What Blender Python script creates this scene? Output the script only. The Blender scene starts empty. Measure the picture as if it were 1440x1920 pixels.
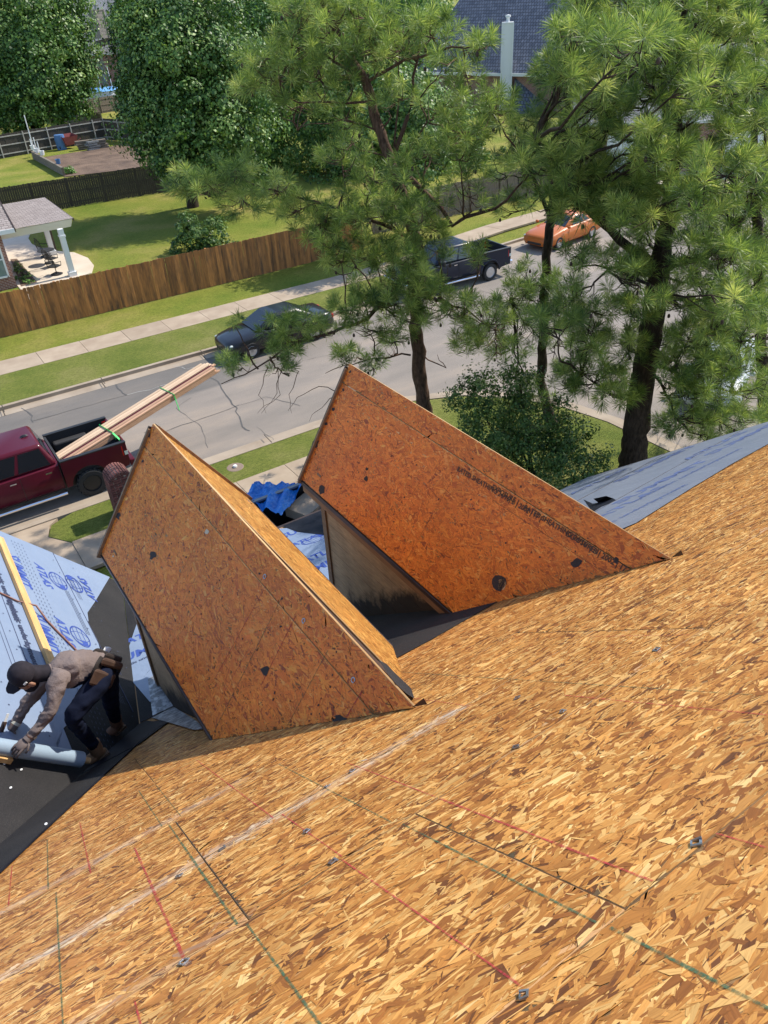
import bpy, bmesh, math, random
import numpy as np
from mathutils import Vector, Matrix

rng = np.random.default_rng(7)
random.seed(7)
SC = bpy.context.scene
COL = SC.collection

# ------------------------------------------------------------------ camera
FPX, PITCH, ROLL, YAW, CAMZ = 1434.5, 0.606067, 0.060776, 0.552523, 12.0
def cam_axes():
    cp, sp, cr, sr, cy, sy = (math.cos(PITCH), math.sin(PITCH), math.cos(ROLL), math.sin(ROLL), math.cos(YAW), math.sin(YAW))
    f = np.array([sy*cp, cy*cp, -sp]); r = np.array([cy, -sy, 0.0]); d = np.cross(f, r)
    return cr*r + sr*d, -sr*r + cr*d, f
AX_R, AX_D, AX_F = cam_axes()
cam_data = bpy.data.cameras.new('camera')
cam_data.sensor_fit = 'VERTICAL'; cam_data.sensor_height = 36.0
cam_data.lens = 36.0*FPX/1920.0
cam_data.clip_start = 0.05; cam_data.clip_end = 2000.0
cam = bpy.data.objects.new('camera', cam_data); COL.objects.link(cam)
cm = Matrix.Identity(4)
for i in range(3):
    cm[i][0] = AX_R[i]; cm[i][1] = -AX_D[i]; cm[i][2] = -AX_F[i]
cm[2][3] = CAMZ
cam.matrix_world = cm
SC.camera = cam

# ------------------------------------------------------------------ daylight
SUN_TO = Vector((1.0, 0.02, 1.03)).normalized()
elev = math.asin(SUN_TO.z); azim = math.atan2(SUN_TO.x, SUN_TO.y)
world = bpy.data.worlds.new('World'); SC.world = world; world.use_nodes = True
wn = world.node_tree
for n in list(wn.nodes): wn.nodes.remove(n)
sky = wn.nodes.new('ShaderNodeTexSky'); sky.sky_type = 'NISHITA'; sky.sun_disc = False
sky.sun_elevation = elev; sky.sun_rotation = azim; sky.altitude = 300; sky.air_density = 1.0; sky.dust_density = 0.6
bg = wn.nodes.new('ShaderNodeBackground'); bg.inputs['Strength'].default_value = 0.15
wo = wn.nodes.new('ShaderNodeOutputWorld')
wn.links.new(sky.outputs[0], bg.inputs[0]); wn.links.new(bg.outputs[0], wo.inputs[0])
sun_d = bpy.data.lights.new('sun', 'SUN'); sun_d.energy = 3.4; sun_d.angle = math.radians(0.53); sun_d.color = (1.0, 0.935, 0.83)
sun = bpy.data.objects.new('sun', sun_d); COL.objects.link(sun)
sun.rotation_euler = SUN_TO.to_track_quat('Z', 'Y').to_euler(); sun.location = (60, -10, 70)
SC.view_settings.view_transform = 'Standard'; SC.view_settings.look = 'None'
SC.view_settings.exposure = 0.88; SC.view_settings.gamma = 1.0; SC.view_settings.use_curve_mapping = False

# ------------------------------------------------------------------ surveying helpers: sight lines of the camera met with real planes
CAM = np.array([0.0, 0.0, CAMZ])
def ray(px, py):
    return (px-720.0)/FPX*AX_R + (py-960.0)/FPX*AX_D + AX_F
def on_plane(px, py, n, p0):
    d = ray(px, py); n = np.asarray(n, float)
    return CAM + d*(np.dot(n, np.asarray(p0, float)-CAM)/np.dot(n, d))
def G(px, py, z=0.0): return on_plane(px, py, (0, 0, 1), (0, 0, z))
FH = np.array([math.sin(YAW), math.cos(YAW), 0.0]); RH = np.array([math.cos(YAW), -math.sin(YAW), 0.0])
def at_depth(px, py, hf):                     # point on a sight line at horizontal distance hf ahead
    d = ray(px, py); return CAM + d*(hf/np.dot(d, FH))
TM, TW, TL = 0.795, 1.19, 0.25                # roof pitches: main, left wing, low front roof
def MZ(y): return 10.52 - TM*y
def WZ(x): return 6.39 - TW*x
def LZ(y): return MZ(6.0) - TL*(y-6.0)
N_MAIN = np.array([0, TM, 1])/math.hypot(TM, 1); N_WING = np.array([TW, 0, 1])/math.hypot(TW, 1); N_LOW = np.array([0, TL, 1])/math.hypot(TL, 1)
def on_main(px, py): return on_plane(px, py, N_MAIN, (0, 0, MZ(0)))
def on_wing(px, py): return on_plane(px, py, N_WING, (0, 0, WZ(0)))
def on_low(px, py): return on_plane(px, py, N_LOW, (0, 6.0, MZ(6.0)))

# ------------------------------------------------------------------ object helpers
def tag(o, label=None, cat=None, group=None, kind=None):
    if label: o['label'] = label
    if cat: o['category'] = cat
    if group: o['group'] = group
    if kind: o['kind'] = kind
    return o
def thing(name, label, cat, loc=(0, 0, 0), rz=0.0, group=None):
    o = bpy.data.objects.new(name, None); COL.objects.link(o)
    o.location = loc; o.rotation_euler = (0, 0, rz); o.empty_display_size = 0.2
    return tag(o, label, cat, group)
def link(name, me, parent=None, world=True):
    o = bpy.data.objects.new(name, me); COL.objects.link(o)
    if parent is not None:
        o.parent = parent
        if world:
            m = parent.matrix_basis.copy()
            if parent.parent is not None:
                m = parent.parent.matrix_basis @ parent.matrix_parent_inverse @ m
            o.matrix_parent_inverse = m.inverted()
    return o
def mesh_np(name, V, F, mats=None, col=None, uv=None, smooth=False, mi=None):
    me = bpy.data.meshes.new(name)
    V = np.asarray(V, np.float32); F = np.asarray(F, np.int32)
    k = F.shape[1]
    me.vertices.add(len(V)); me.vertices.foreach_set('co', V.ravel())
    me.loops.add(F.size); me.loops.foreach_set('vertex_index', F.ravel())
    me.polygons.add(len(F)); me.polygons.foreach_set('loop_start', np.arange(0, F.size, k, dtype=np.int32))
    if mats:
        for m in (mats if isinstance(mats, (list, tuple)) else [mats]): me.materials.append(m)
    if mi is not None: me.polygons.foreach_set('material_index', np.asarray(mi, np.int32))
    if smooth: me.polygons.foreach_set('use_smooth', np.ones(len(F), bool))
    if uv is not None:
        l = me.uv_layers.new(name='UVMap'); l.data.foreach_set('uv', np.asarray(uv, np.float32).ravel())
    me.update(calc_edges=True)
    if col is not None:
        a = me.attributes.new('col', 'FLOAT_COLOR', 'FACE')
        c = np.ones((len(F), 4), np.float32); c[:, :3] = col
        a.data.foreach_set('color', c.ravel())
    return me

class MB:
    """collects boxes, tubes, prisms ... into one mesh"""
    def __init__(s): s.v = []; s.f = []; s.m = []; s.cur = 0
    def add(s, vs, fs):
        b = len(s.v); s.v += [tuple(float(q) for q in p) for p in vs]
        for f in fs: s.f.append([b+i for i in f]); s.m.append(s.cur)
        return s
    def box(s, c, size, rot=None, taper=1.0):
        x, y, z = size[0]/2, size[1]/2, size[2]/2
        vs = []
        for k, dz in ((1.0, -z), (taper, z)):
            for sx, sy in ((-1, -1), (1, -1), (1, 1), (-1, 1)): vs.append(Vector((sx*x*k, sy*y*k, dz)))
        if rot is not None: vs = [rot @ v for v in vs]
        c = Vector(c); vs = [v + c for v in vs]
        return s.add(vs, [(0, 3, 2, 1), (4, 5, 6, 7), (0, 1, 5, 4), (1, 2, 6, 5), (2, 3, 7, 6), (3, 0, 4, 7)])
    def prism(s, poly, vec):
        n = len(poly); p = [Vector(q) for q in poly]; v = Vector(vec)
        fs = [tuple(range(n))[::-1], tuple(range(n, 2*n))] + [(i, (i+1) % n, n+(i+1) % n, n+i) for i in range(n)]
        return s.add(p+[q+v for q in p], fs)
    def quad(s, *p): return s.add(p, [tuple(range(len(p)))])
    def beam(s, a, b, w, h, up=(0, 0, 1)):
        a = Vector(a); b = Vector(b); d = (b-a); L = d.length; d.normalize(); u = Vector(up)
        sd = d.cross(u)
        if sd.length < 1e-4: sd = d.cross(Vector((1, 0, 0)))
        sd.normalize(); u = sd.cross(d).normalized()
        vs = [a+sd*sx*w/2+u*sz*h/2 for sx, sz in ((-1, -1), (1, -1), (1, 1), (-1, 1))]
        vs += [q+d*L for q in vs]
        return s.add(vs, [(3, 2, 1, 0), (4, 5, 6, 7), (0, 1, 5, 4), (1, 2, 6, 5), (2, 3, 7, 6), (3, 0, 4, 7)])
    def tube(s, pts, rad, n=8, cap=True):
        pts = [Vector(p) for p in pts]
        if not hasattr(rad, '__len__'): rad = [rad]*len(pts)
        b = len(s.v); ref = Vector((0.31, 0.17, 0.93)); vs = []
        for i, p in enumerate(pts):
            d = (pts[min(i+1, len(pts)-1)]-pts[max(i-1, 0)])
            if d.length < 1e-9: d = Vector((0, 0, 1))
            d.normalize()
            if abs(d.dot(ref)) > .97: ref = Vector((0.9, -0.3, 0.1))
            u = d.cross(ref).normalized(); w = d.cross(u)
            for k in range(n):
                a = 2*math.pi*k/n; vs.append(p+(u*math.cos(a)+w*math.sin(a))*rad[i])
        fs = []
        for i in range(len(pts)-1):
            for k in range(n):
                k2 = (k+1) % n; fs.append((i*n+k, i*n+k2, (i+1)*n+k2, (i+1)*n+k))
        if cap: fs += [tuple(range(n))[::-1], tuple(range((len(pts)-1)*n, len(pts)*n))]
        return s.add(vs, fs)
    def lathe(s, prof, n=20, M=None):             # profile (r, h) about local z
        vs = []; fs = []
        for r, h in prof:
            for k in range(n):
                a = 2*math.pi*k/n; v = Vector((r*math.cos(a), r*math.sin(a), h)); vs.append(M @ v if M else v)
        for i in range(len(prof)-1):
            for k in range(n):
                k2 = (k+1) % n; fs.append((i*n+k, i*n+k2, (i+1)*n+k2, (i+1)*n+k))
        if prof[0][0] > 1e-6: fs.append(tuple(range(n))[::-1])
        if prof[-1][0] > 1e-6: fs.append(tuple(range((len(prof)-1)*n, len(prof)*n)))
        return s.add(vs, fs)
    def blob(s, c, r, sub=1, jit=0.0, M=None):
        bm = bmesh.new(); bmesh.ops.create_icosphere(bm, subdivisions=sub, radius=1.0)
        r = r if hasattr(r, '__len__') else (r, r, r); vs = []
        for v in bm.verts:
            k = 1+random.uniform(-jit, jit); q = Vector((v.co.x*r[0]*k, v.co.y*r[1]*k, v.co.z*r[2]*k))
            vs.append((M @ q if M else q)+Vector(c))
        bm.verts.index_update(); fs = [tuple(v.index for v in f.verts) for f in bm.faces]; bm.free()
        return s.add(vs, fs)
    def mesh(s, name, mats, smooth=None):
        me = bpy.data.meshes.new(name); me.from_pydata(s.v, [], s.f)
        for m in (mats if isinstance(mats, (list, tuple)) else [mats]): me.materials.append(m)
        me.polygons.foreach_set('material_index', s.m)
        if smooth is not None:
            me.polygons.foreach_set('use_smooth', [True]*len(s.f)); me.update()
            me.set_sharp_from_angle(angle=math.radians(smooth))
        me.update(); return me
    def build(s, name, mats, parent=None, world=True, smooth=None, bevel=0):
        me = s.mesh(name, mats, smooth)
        o = link(name, me, parent, world)
        if bevel:
            b = o.modifiers.new('bevel', 'BEVEL'); b.width = bevel; b.segments = 2; b.limit_method = 'ANGLE'; b.angle_limit = math.radians(35)
        return o

# ------------------------------------------------------------------ materials
def new_mat(name):
    m = bpy.data.materials.new(name); m.use_nodes = True; nt = m.node_tree
    return m, nt, nt.nodes['Principled BSDF'], nt.nodes.new, nt.links.new
def ramp(nt, fac, stops, interp='LINEAR'):
    r = nt.nodes.new('ShaderNodeValToRGB'); r.color_ramp.interpolation = interp
    el = r.color_ramp.elements
    while len(el) < len(stops): el.new(0.5)
    for e, (p, c) in zip(el, stops): e.position = p; e.color = (*c, 1) if len(c) == 3 else c
    if fac is not None: nt.links.new(fac, r.inputs[0])
    return r.outputs[0]
def noise(nt, scale, detail=4.0, rough=0.6, coord='Object', stretch=None, vec=None):
    if vec is None:
        if coord == 'World':
            tc = nt.nodes.new('ShaderNodeNewGeometry'); vec = tc.outputs['Position']
        else:
            tc = nt.nodes.new('ShaderNodeTexCoord'); vec = tc.outputs[coord]
    if stretch:
        mp = nt.nodes.new('ShaderNodeMapping'); mp.inputs['Scale'].default_value = stretch
        nt.links.new(vec, mp.inputs[0]); vec = mp.outputs[0]
    n = nt.nodes.new('ShaderNodeTexNoise'); n.inputs['Scale'].default_value = scale
    n.inputs['Detail'].default_value = detail; n.inputs['Roughness'].default_value = rough
    nt.links.new(vec, n.inputs['Vector']); return n.outputs['Fac']
def bump(nt, bs, h, strength=0.3, dist=0.01):
    b = nt.nodes.new('ShaderNodeBump'); b.inputs['Strength'].default_value = strength; b.inputs['Distance'].default_value = dist
    nt.links.new(h, b.inputs['Height']); nt.links.new(b.outputs[0], bs.inputs['Normal'])
def mixc(nt, fac, a, b, mode='MIX'):
    m = nt.nodes.new('ShaderNodeMix'); m.data_type = 'RGBA'; m.blend_type = mode
    for sock, v in ((m.inputs[0], fac), (m.inputs[6], a), (m.inputs[7], b)):
        if hasattr(v, 'is_output'): nt.links.new(v, sock)
        elif isinstance(v, (int, float)): sock.default_value = v
        else: sock.default_value = (*v, 1)
    return m.outputs[2]
def simple(name, c, rough=0.6, metal=0.0, c2=None, sc=8.0, bmp=0.0, coord='Object', stretch=None, detail=5.0, lo=0.3, hi=0.7, spec=0.5, bsc=None, objvar=0.0, coat=0.0, bdist=0.01):
    m, nt, bs, N, L = new_mat(name)
    bs.inputs['Roughness'].default_value = rough; bs.inputs['Metallic'].default_value = metal
    bs.inputs['Specular IOR Level'].default_value = spec
    if coat: bs.inputs['Coat Weight'].default_value = coat; bs.inputs['Coat Roughness'].default_value = 0.05
    if c2 is None and not objvar: bs.inputs['Base Color'].default_value = (*c, 1)
    if c2 is not None:
        nf = noise(nt, sc, detail, coord=coord, stretch=stretch)
        out = ramp(nt, nf, [(lo, c), (hi, c2)])
    else:
        r = N('ShaderNodeRGB'); r.outputs[0].default_value = (*c, 1); out = r.outputs[0]
    if objvar:
        oi = N('ShaderNodeObjectInfo'); hs = N('ShaderNodeHueSaturation')
        mr = N('ShaderNodeMapRange'); mr.inputs[3].default_value = 1-objvar; mr.inputs[4].default_value = 1+objvar
        L(oi.outputs['Random'], mr.inputs[0]); L(mr.outputs[0], hs.inputs['Value']); L(out, hs.inputs['Color']); out = hs.outputs[0]
    L(out, bs.inputs['Base Color'])
    if bmp: bump(nt, bs, noise(nt, bsc or sc*4, 4, coord=coord, stretch=stretch), bmp, bdist)
    return m
def attr_mat(name, rough=0.6, spec=0.3, trans=0.0, grain=False, nscale=None):
    m, nt, bs, N, L = new_mat(name)
    at = N('ShaderNodeAttribute'); at.attribute_name = 'col'; out = at.outputs['Color']
    bs.inputs['Roughness'].default_value = rough; bs.inputs['Specular IOR Level'].default_value = spec
    if grain:
        uv = N('ShaderNodeUVMap'); uv.uv_map = 'UVMap'
        f = noise(nt, 1.0, 3.0, 0.65, vec=uv.outputs[0], stretch=(9, 170, 1))
        g = ramp(nt, f, [(0.28, (0.72, 0.66, 0.58)), (0.5, (1.03, 1.03, 1.03)), (0.75, (1.2, 1.17, 1.1))])
        out = mixc(nt, 1.0, out, g, 'MULTIPLY')
        w = noise(nt, 1.4, 3.0, coord='World')
        out = mixc(nt, 1.0, out, ramp(nt, w, [(0.3, (0.86, 0.84, 0.82)), (0.7, (1.08, 1.08, 1.08))]), 'MULTIPLY')
        bump(nt, bs, f, 0.25, 0.001)
    L(out, bs.inputs['Base Color'])
    if trans:
        tr = N('ShaderNodeBsdfTranslucent'); mx = N('ShaderNodeMixShader'); mx.inputs[0].default_value = trans
        L(mixc(nt, 1.0, out, (1.2, 1.2, 0.75), 'MULTIPLY'), tr.inputs[0]); o = nt.nodes['Material Output']
        L(bs.outputs[0], mx.inputs[1]); L(tr.outputs[0], mx.inputs[2]); L(mx.outputs[0], o.inputs[0])
    return m

M = {}
M['strand'] = attr_mat('osb_strands', 0.5, 0.35, grain=True)
M['osb'] = simple('osb_core', (0.26, 0.13, 0.045), 0.7, c2=(0.40, 0.22, 0.085), sc=60, stretch=(1, 4, 1), objvar=0.1)
M['osb_edge'] = simple('osb_cut_edge', (0.50, 0.30, 0.13), 0.8, c2=(0.62, 0.40, 0.19), sc=80)
def felt_mat():
    m, nt, bs, N, L = new_mat('black_membrane')
    f = noise(nt, 260, 2, coord='World'); w = noise(nt, 1.6, 4, coord='World')
    c = ramp(nt, f, [(0.35, (0.010, 0.010, 0.012)), (0.6, (0.026, 0.025, 0.025)), (0.74, (0.085, 0.083, 0.082))])
    c = mixc(nt, 1.0, c, ramp(nt, w, [(0.3, (0.75, 0.75, 0.78)), (0.7, (1.35, 1.3, 1.25))]), 'MULTIPLY')
    L(c, bs.inputs['Base Color']); bs.inputs['Roughness'].default_value = 0.75; bs.inputs['Specular IOR Level'].default_value = 0.2
    bump(nt, bs, f, 0.4, 0.003); return m
M['felt'] = felt_mat()
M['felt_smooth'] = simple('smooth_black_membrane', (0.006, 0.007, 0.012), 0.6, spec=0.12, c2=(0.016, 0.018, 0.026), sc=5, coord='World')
def under_mat(name, a, b):
    m, nt, bs, N, L = new_mat(name)
    w = noise(nt, 2.2, 5, coord='World'); h = noise(nt, 9.0, 4, 0.55, coord='World', stretch=(1, .6, 1))
    L(ramp(nt, w, [(0.3, a), (0.7, b)]), bs.inputs['Base Color']); bs.inputs['Roughness'].default_value = 0.42
    bump(nt, bs, h, 0.35, 0.02); return m
M['under'] = under_mat('pale_blue_underlayment', (0.185, 0.24, 0.345), (0.215, 0.27, 0.375))
M['under_grey'] = under_mat('grey_blue_underlayment', (0.165, 0.19, 0.245), (0.21, 0.235, 0.29))
M['ink'] = simple('blue_print_ink', (0.035, 0.07, 0.30), 0.5)
M['ink_faint'] = simple('faded_blue_ink', (0.09, 0.125, 0.26), 0.6)
M['ink_dark'] = simple('dark_print_ink', (0.03, 0.04, 0.09), 0.6)
M['ink_black'] = simple('black_stamp_ink', (0.085, 0.035, 0.015), 0.7)
def line_mat(name, c):
    m, nt, bs, N, L = new_mat(name)
    bs.inputs['Base Color'].default_value = (*c, 1); bs.inputs['Roughness'].default_value = 0.8
    f = noise(nt, 45, 5, 0.75, coord='World')
    L(ramp(nt, f, [(0.365, (0.03,)*3), (0.60, (0.85,)*3)]), bs.inputs['Alpha']); return m
M['red_line'] = line_mat('red_marking', (0.42, 0.035, 0.04))
M['green_line'] = line_mat('green_marking', (0.045, 0.12, 0.06))
M['pencil'] = line_mat('faint_dark_marking', (0.06, 0.045, 0.03))
M['drip'] = simple('dark_brown_drip_edge', (0.035, 0.02, 0.015), 0.5, c2=(0.06, 0.035, 0.025), sc=6)
M['trim'] = simple('weathered_trim_board', (0.20, 0.115, 0.055), 0.75, c2=(0.30, 0.18, 0.09), sc=5, stretch=(6, 1, 6), bmp=0.2)
def cheek_mat():
    m, nt, bs, N, L = new_mat('stained_wall_board')
    g = noise(nt, 7, 5, coord='World', stretch=(8, 1, 14)); w = noise(nt, 2.6, 5, 0.65, coord='World')
    c = ramp(nt, g, [(0.3, (0.33, 0.22, 0.115)), (0.7, (0.60, 0.42, 0.235))])
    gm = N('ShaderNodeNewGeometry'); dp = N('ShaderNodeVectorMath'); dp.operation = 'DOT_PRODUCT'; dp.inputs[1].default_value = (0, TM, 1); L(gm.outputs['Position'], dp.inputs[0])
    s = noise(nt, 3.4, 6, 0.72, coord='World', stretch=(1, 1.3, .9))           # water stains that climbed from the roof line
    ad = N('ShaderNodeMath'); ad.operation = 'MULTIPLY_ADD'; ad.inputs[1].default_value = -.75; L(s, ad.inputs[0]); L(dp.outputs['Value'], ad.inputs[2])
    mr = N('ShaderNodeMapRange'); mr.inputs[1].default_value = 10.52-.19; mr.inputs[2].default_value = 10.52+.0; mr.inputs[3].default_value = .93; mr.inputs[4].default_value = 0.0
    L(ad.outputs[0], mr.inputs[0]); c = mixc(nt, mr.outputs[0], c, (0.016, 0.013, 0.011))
    c = mixc(nt, 1.0, c, ramp(nt, w, [(0.3, (0.75,)*3), (0.7, (1.15,)*3)]), 'MULTIPLY')
    L(c, bs.inputs['Base Color']); bs.inputs['Roughness'].default_value = 0.85; bump(nt, bs, g, 0.3, 0.004); return m
M['cheek'] = cheek_mat()
M['flash'] = simple('galvanised_flashing', (0.16, 0.17, 0.19), 0.5, 0.4, c2=(0.45, 0.47, 0.5), sc=14, lo=0.45, hi=0.62, bmp=0.3)
M['clip'] = simple('steel_clip', (0.35, 0.36, 0.38), 0.35, 0.9)
M['lumber'] = simple('fresh_lumber', (0.54, 0.36, 0.22), 0.75, c2=(0.68, 0.50, 0.34), sc=3, stretch=(1, 14, 14), objvar=0.24, bmp=0.1)
M['lumber_p'] = simple('pinkish_lumber', (0.48, 0.26, 0.15), 0.75, c2=(0.60, 0.37, 0.23), sc=3, stretch=(1, 14, 14), objvar=0.2)
M['lumber_y'] = simple('yellow_pine_board', (0.50, 0.27, 0.09), 0.65, c2=(0.68, 0.43, 0.18), sc=2.2, coord='World', stretch=(9, 1, 9), bmp=0.15)
def lawn_mat(name, a, b, c, pscale=0.25):
    m, nt, bs, N, L = new_mat(name)
    p = noise(nt, pscale, 5, 0.6, coord='World'); f = noise(nt, 9.0, 6, 0.75, coord='World', stretch=(0.7, 1.5, 1)); g = noise(nt, 38.0, 3, 0.8, coord='World')
    col = ramp(nt, p, [(0.32, a), (0.5, b), (0.68, c)])
    col = mixc(nt, 1.0, col, ramp(nt, f, [(0.3, (0.55, 0.6, 0.5)), (0.5, (1, 1, 1)), (0.72, (1.35, 1.3, 1.25))]), 'MULTIPLY')
    col = mixc(nt, 1.0, col, ramp(nt, g, [(0.3, (0.6, 0.65, 0.6)), (0.7, (1.3, 1.28, 1.2))]), 'MULTIPLY')
    L(col, bs.inputs['Base Color']); bs.inputs['Roughness'].default_value = 0.9; bs.inputs['Specular IOR Level'].default_value = 0.15
    bump(nt, bs, g, 0.9, 0.06); return m
M['lawn'] = lawn_mat('lawn_grass', (0.13, 0.18, 0.024), (0.21, 0.225, 0.04), (0.31, 0.265, 0.08))
M['verge'] = lawn_mat('verge_grass', (0.12, 0.155, 0.028), (0.17, 0.19, 0.042), (0.235, 0.225, 0.075), 0.5)
M['dirt'] = simple('garden_soil', (0.07, 0.042, 0.028), 0.95, c2=(0.20, 0.13, 0.085), sc=0.7, coord='World', bmp=0.6, bsc=8, bdist=0.1)
def road_mat():
    m, nt, bs, N, L = new_mat('old_asphalt')
    f = noise(nt, 60, 3, 0.8, coord='World'); p = noise(nt, 0.35, 5, 0.6, coord='World', stretch=(0.5, 1.4, 1))
    c = ramp(nt, p, [(0.3, (0.17, 0.15, 0.13)), (0.52, (0.235, 0.20, 0.168)), (0.7, (0.31, 0.25, 0.195))])
    c = mixc(nt, 1.0, c, ramp(nt, f, [(0.3, (0.68,)*3), (0.7, (1.28,)*3)]), 'MULTIPLY')
    sx = N('ShaderNodeSeparateXYZ'); gm = N('ShaderNodeNewGeometry'); L(gm.outputs['Position'], sx.inputs[0])
    # the newer dark lane against the far kerb
    mr = N('ShaderNodeMapRange'); mr.inputs[1].default_value = 25.25; mr.inputs[2].default_value = 25.45
    L(sx.outputs[1], mr.inputs[0])
    mr2 = N('ShaderNodeMapRange'); mr2.inputs[1].default_value = 14.0; mr2.inputs[2].default_value = 9.0; L(sx.outputs[0], mr2.inputs[0])
    mu = N('ShaderNodeMath'); mu.operation = 'MULTIPLY'; L(mr.outputs[0], mu.inputs[0]); L(mr2.outputs[0], mu.inputs[1])
    dk = mixc(nt, 1.0, c, (0.62, 0.65, 0.68), 'MULTIPLY')
    c = mixc(nt, mu.outputs[0], c, dk)
    L(c, bs.inputs['Base Color']); bs.inputs['Roughness'].default_value = 0.9; bump(nt, bs, f, 0.5, 0.01); return m
M['road'] = road_mat()
M['crack'] = simple('crack_sealer', (0.085, 0.08, 0.075), 0.8)
M['crack_pale'] = simple('pale_crack', (0.34, 0.33, 0.30), 0.9)
M['conc'] = simple('pavement_concrete', (0.30, 0.225, 0.155), 0.9, c2=(0.40, 0.315, 0.225), sc=1.3, coord='World', bmp=0.2, bsc=40, objvar=0.05)
M['kerb'] = simple('kerb_concrete', (0.27, 0.21, 0.15), 0.9, c2=(0.38, 0.31, 0.235), sc=0.9, coord='World', bmp=0.2, bsc=40)
M['patio'] = simple('patio_concrete', (0.52, 0.43, 0.32), 0.9, c2=(0.63, 0.54, 0.43), sc=0.6, coord='World')
M['dark_gap'] = simple('dark_joint', (0.05, 0.04, 0.03), 0.95)  # plain dark colour for kerb joints and the bed between slabs
def fence_mat(name, a, b, dark):
    m, nt, bs, N, L = new_mat(name)
    oi = N('ShaderNodeObjectInfo'); tc = N('ShaderNodeTexCoord')
    va = N('ShaderNodeVectorMath'); L(tc.outputs['Object'], va.inputs[0])
    cmb = N('ShaderNodeCombineXYZ'); mm = N('ShaderNodeMath'); mm.operation = 'MULTIPLY'; mm.inputs[1].default_value = 37.0
    L(oi.outputs['Random'], mm.inputs[0]); L(mm.outputs[0], cmb.inputs[0]); L(mm.outputs[0], cmb.inputs[2]); L(cmb.outputs[0], va.inputs[1])
    g = noise(nt, 5, 5, vec=va.outputs[0], stretch=(7, 7, 0.5)); s = noise(nt, 1.6, 4, vec=va.outputs[0], stretch=(2.2, 2, 0.45))
    c = ramp(nt, g, [(0.28, a), (0.72, b)])
    c = mixc(nt, ramp(nt, s, [(0.44, (0, 0, 0)), (0.68, (0.9,)*3)]), c, dark)
    hs = N('ShaderNodeHueSaturation'); mr = N('ShaderNodeMapRange'); mr.inputs[3].default_value = 0.62; mr.inputs[4].default_value = 1.25
    L(oi.outputs['Random'], mr.inputs[0]); L(mr.outputs[0], hs.inputs['Value']); L(c, hs.inputs['Color'])
    L(hs.outputs[0], bs.inputs['Base Color']); bs.inputs['Roughness'].default_value = 0.85; bump(nt, bs, g, 0.3, 0.004); return m
M['fence'] = fence_mat('stained_brown_fence', (0.32, 0.125, 0.036), (0.54, 0.225, 0.062), (0.10, 0.056, 0.030))
M['fence_old'] = simple('grey_weathered_fence', (0.028, 0.024, 0.020), 0.9, c2=(0.075, 0.062, 0.048), sc=9, coord='World', stretch=(4, 4, 0.3))
M['fence_tan'] = simple('tan_weathered_fence', (0.10, 0.078, 0.058), 0.9, c2=(0.24, 0.19, 0.14), sc=14, coord='World', stretch=(4, 4, 0.3))
M['rail_pale'] = simple('pale_fence_rail', (0.32, 0.29, 0.25), 0.8, c2=(0.45, 0.42, 0.37), sc=5)
M['bark'] = simple('pine_bark', (0.022, 0.016, 0.013), 0.95, spec=0.15, c2=(0.085, 0.062, 0.048), sc=7, coord='World', stretch=(2.2, 2.2, 0.6), bmp=0.9, bsc=14, bdist=0.05)
M['bark_red'] = simple('ruddy_pine_bark', (0.05, 0.03, 0.022), 0.95, spec=0.15, c2=(0.17, 0.105, 0.075), sc=9, coord='World', stretch=(2, 2, 0.7), bmp=0.8, bsc=16, bdist=0.04)
M['needle'] = attr_mat('pine_needles', 0.42, 0.38, trans=0.4)
M['leaf'] = attr_mat('leaves', 0.45, 0.32, trans=0.24)
M['cone'] = simple('pine_cone_scales', (0.035, 0.024, 0.018), 0.9, c2=(0.08, 0.055, 0.04), sc=60)
M['white_paint'] = simple('white_paint', (0.76, 0.76, 0.74), 0.5)
M['white_shade'] = simple('off_white_siding', (0.66, 0.67, 0.66), 0.6)
def shingle_mat(name, a, b, sc=3.0, vec='Object', bd=0.03, rowh=0.15):
    m, nt, bs, N, L = new_mat(name)
    tc = N('ShaderNodeTexCoord'); br = N('ShaderNodeTexBrick')
    br.inputs['Scale'].default_value = 1.0; br.inputs['Brick Width'].default_value = 0.32; br.inputs['Row Height'].default_value = rowh
    br.inputs['Mortar Size'].default_value = 0.012*rowh/0.15; br.inputs['Color1'].default_value = (*a, 1); br.inputs['Color2'].default_value = (*b, 1)
    br.inputs['Mortar'].default_value = (a[0]*.35, a[1]*.35, a[2]*.35, 1)
    L(tc.outputs['UV'], br.inputs['Vector']); f = noise(nt, 14, 4, coord='World')
    c = mixc(nt, 1.0, br.outputs['Color'], ramp(nt, f, [(0.3, (0.75,)*3), (0.7, (1.2,)*3)]), 'MULTIPLY')
    L(c, bs.inputs['Base Color']); bs.inputs['Roughness'].default_value = 0.9; bump(nt, bs, br.outputs['Color'], 0.6, bd); return m
M['shingle_tan'] = shingle_mat('tan_grey_shingles', (0.26, 0.215, 0.195), (0.34, 0.29, 0.265))
M['shingle_blue'] = shingle_mat('blue_grey_shingles', (0.075, 0.09, 0.125), (0.15, 0.165, 0.21), rowh=0.42)
M['shingle_grey'] = shingle_mat('grey_shingles', (0.26, 0.25, 0.25), (0.33, 0.32, 0.32), rowh=0.2)
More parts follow.
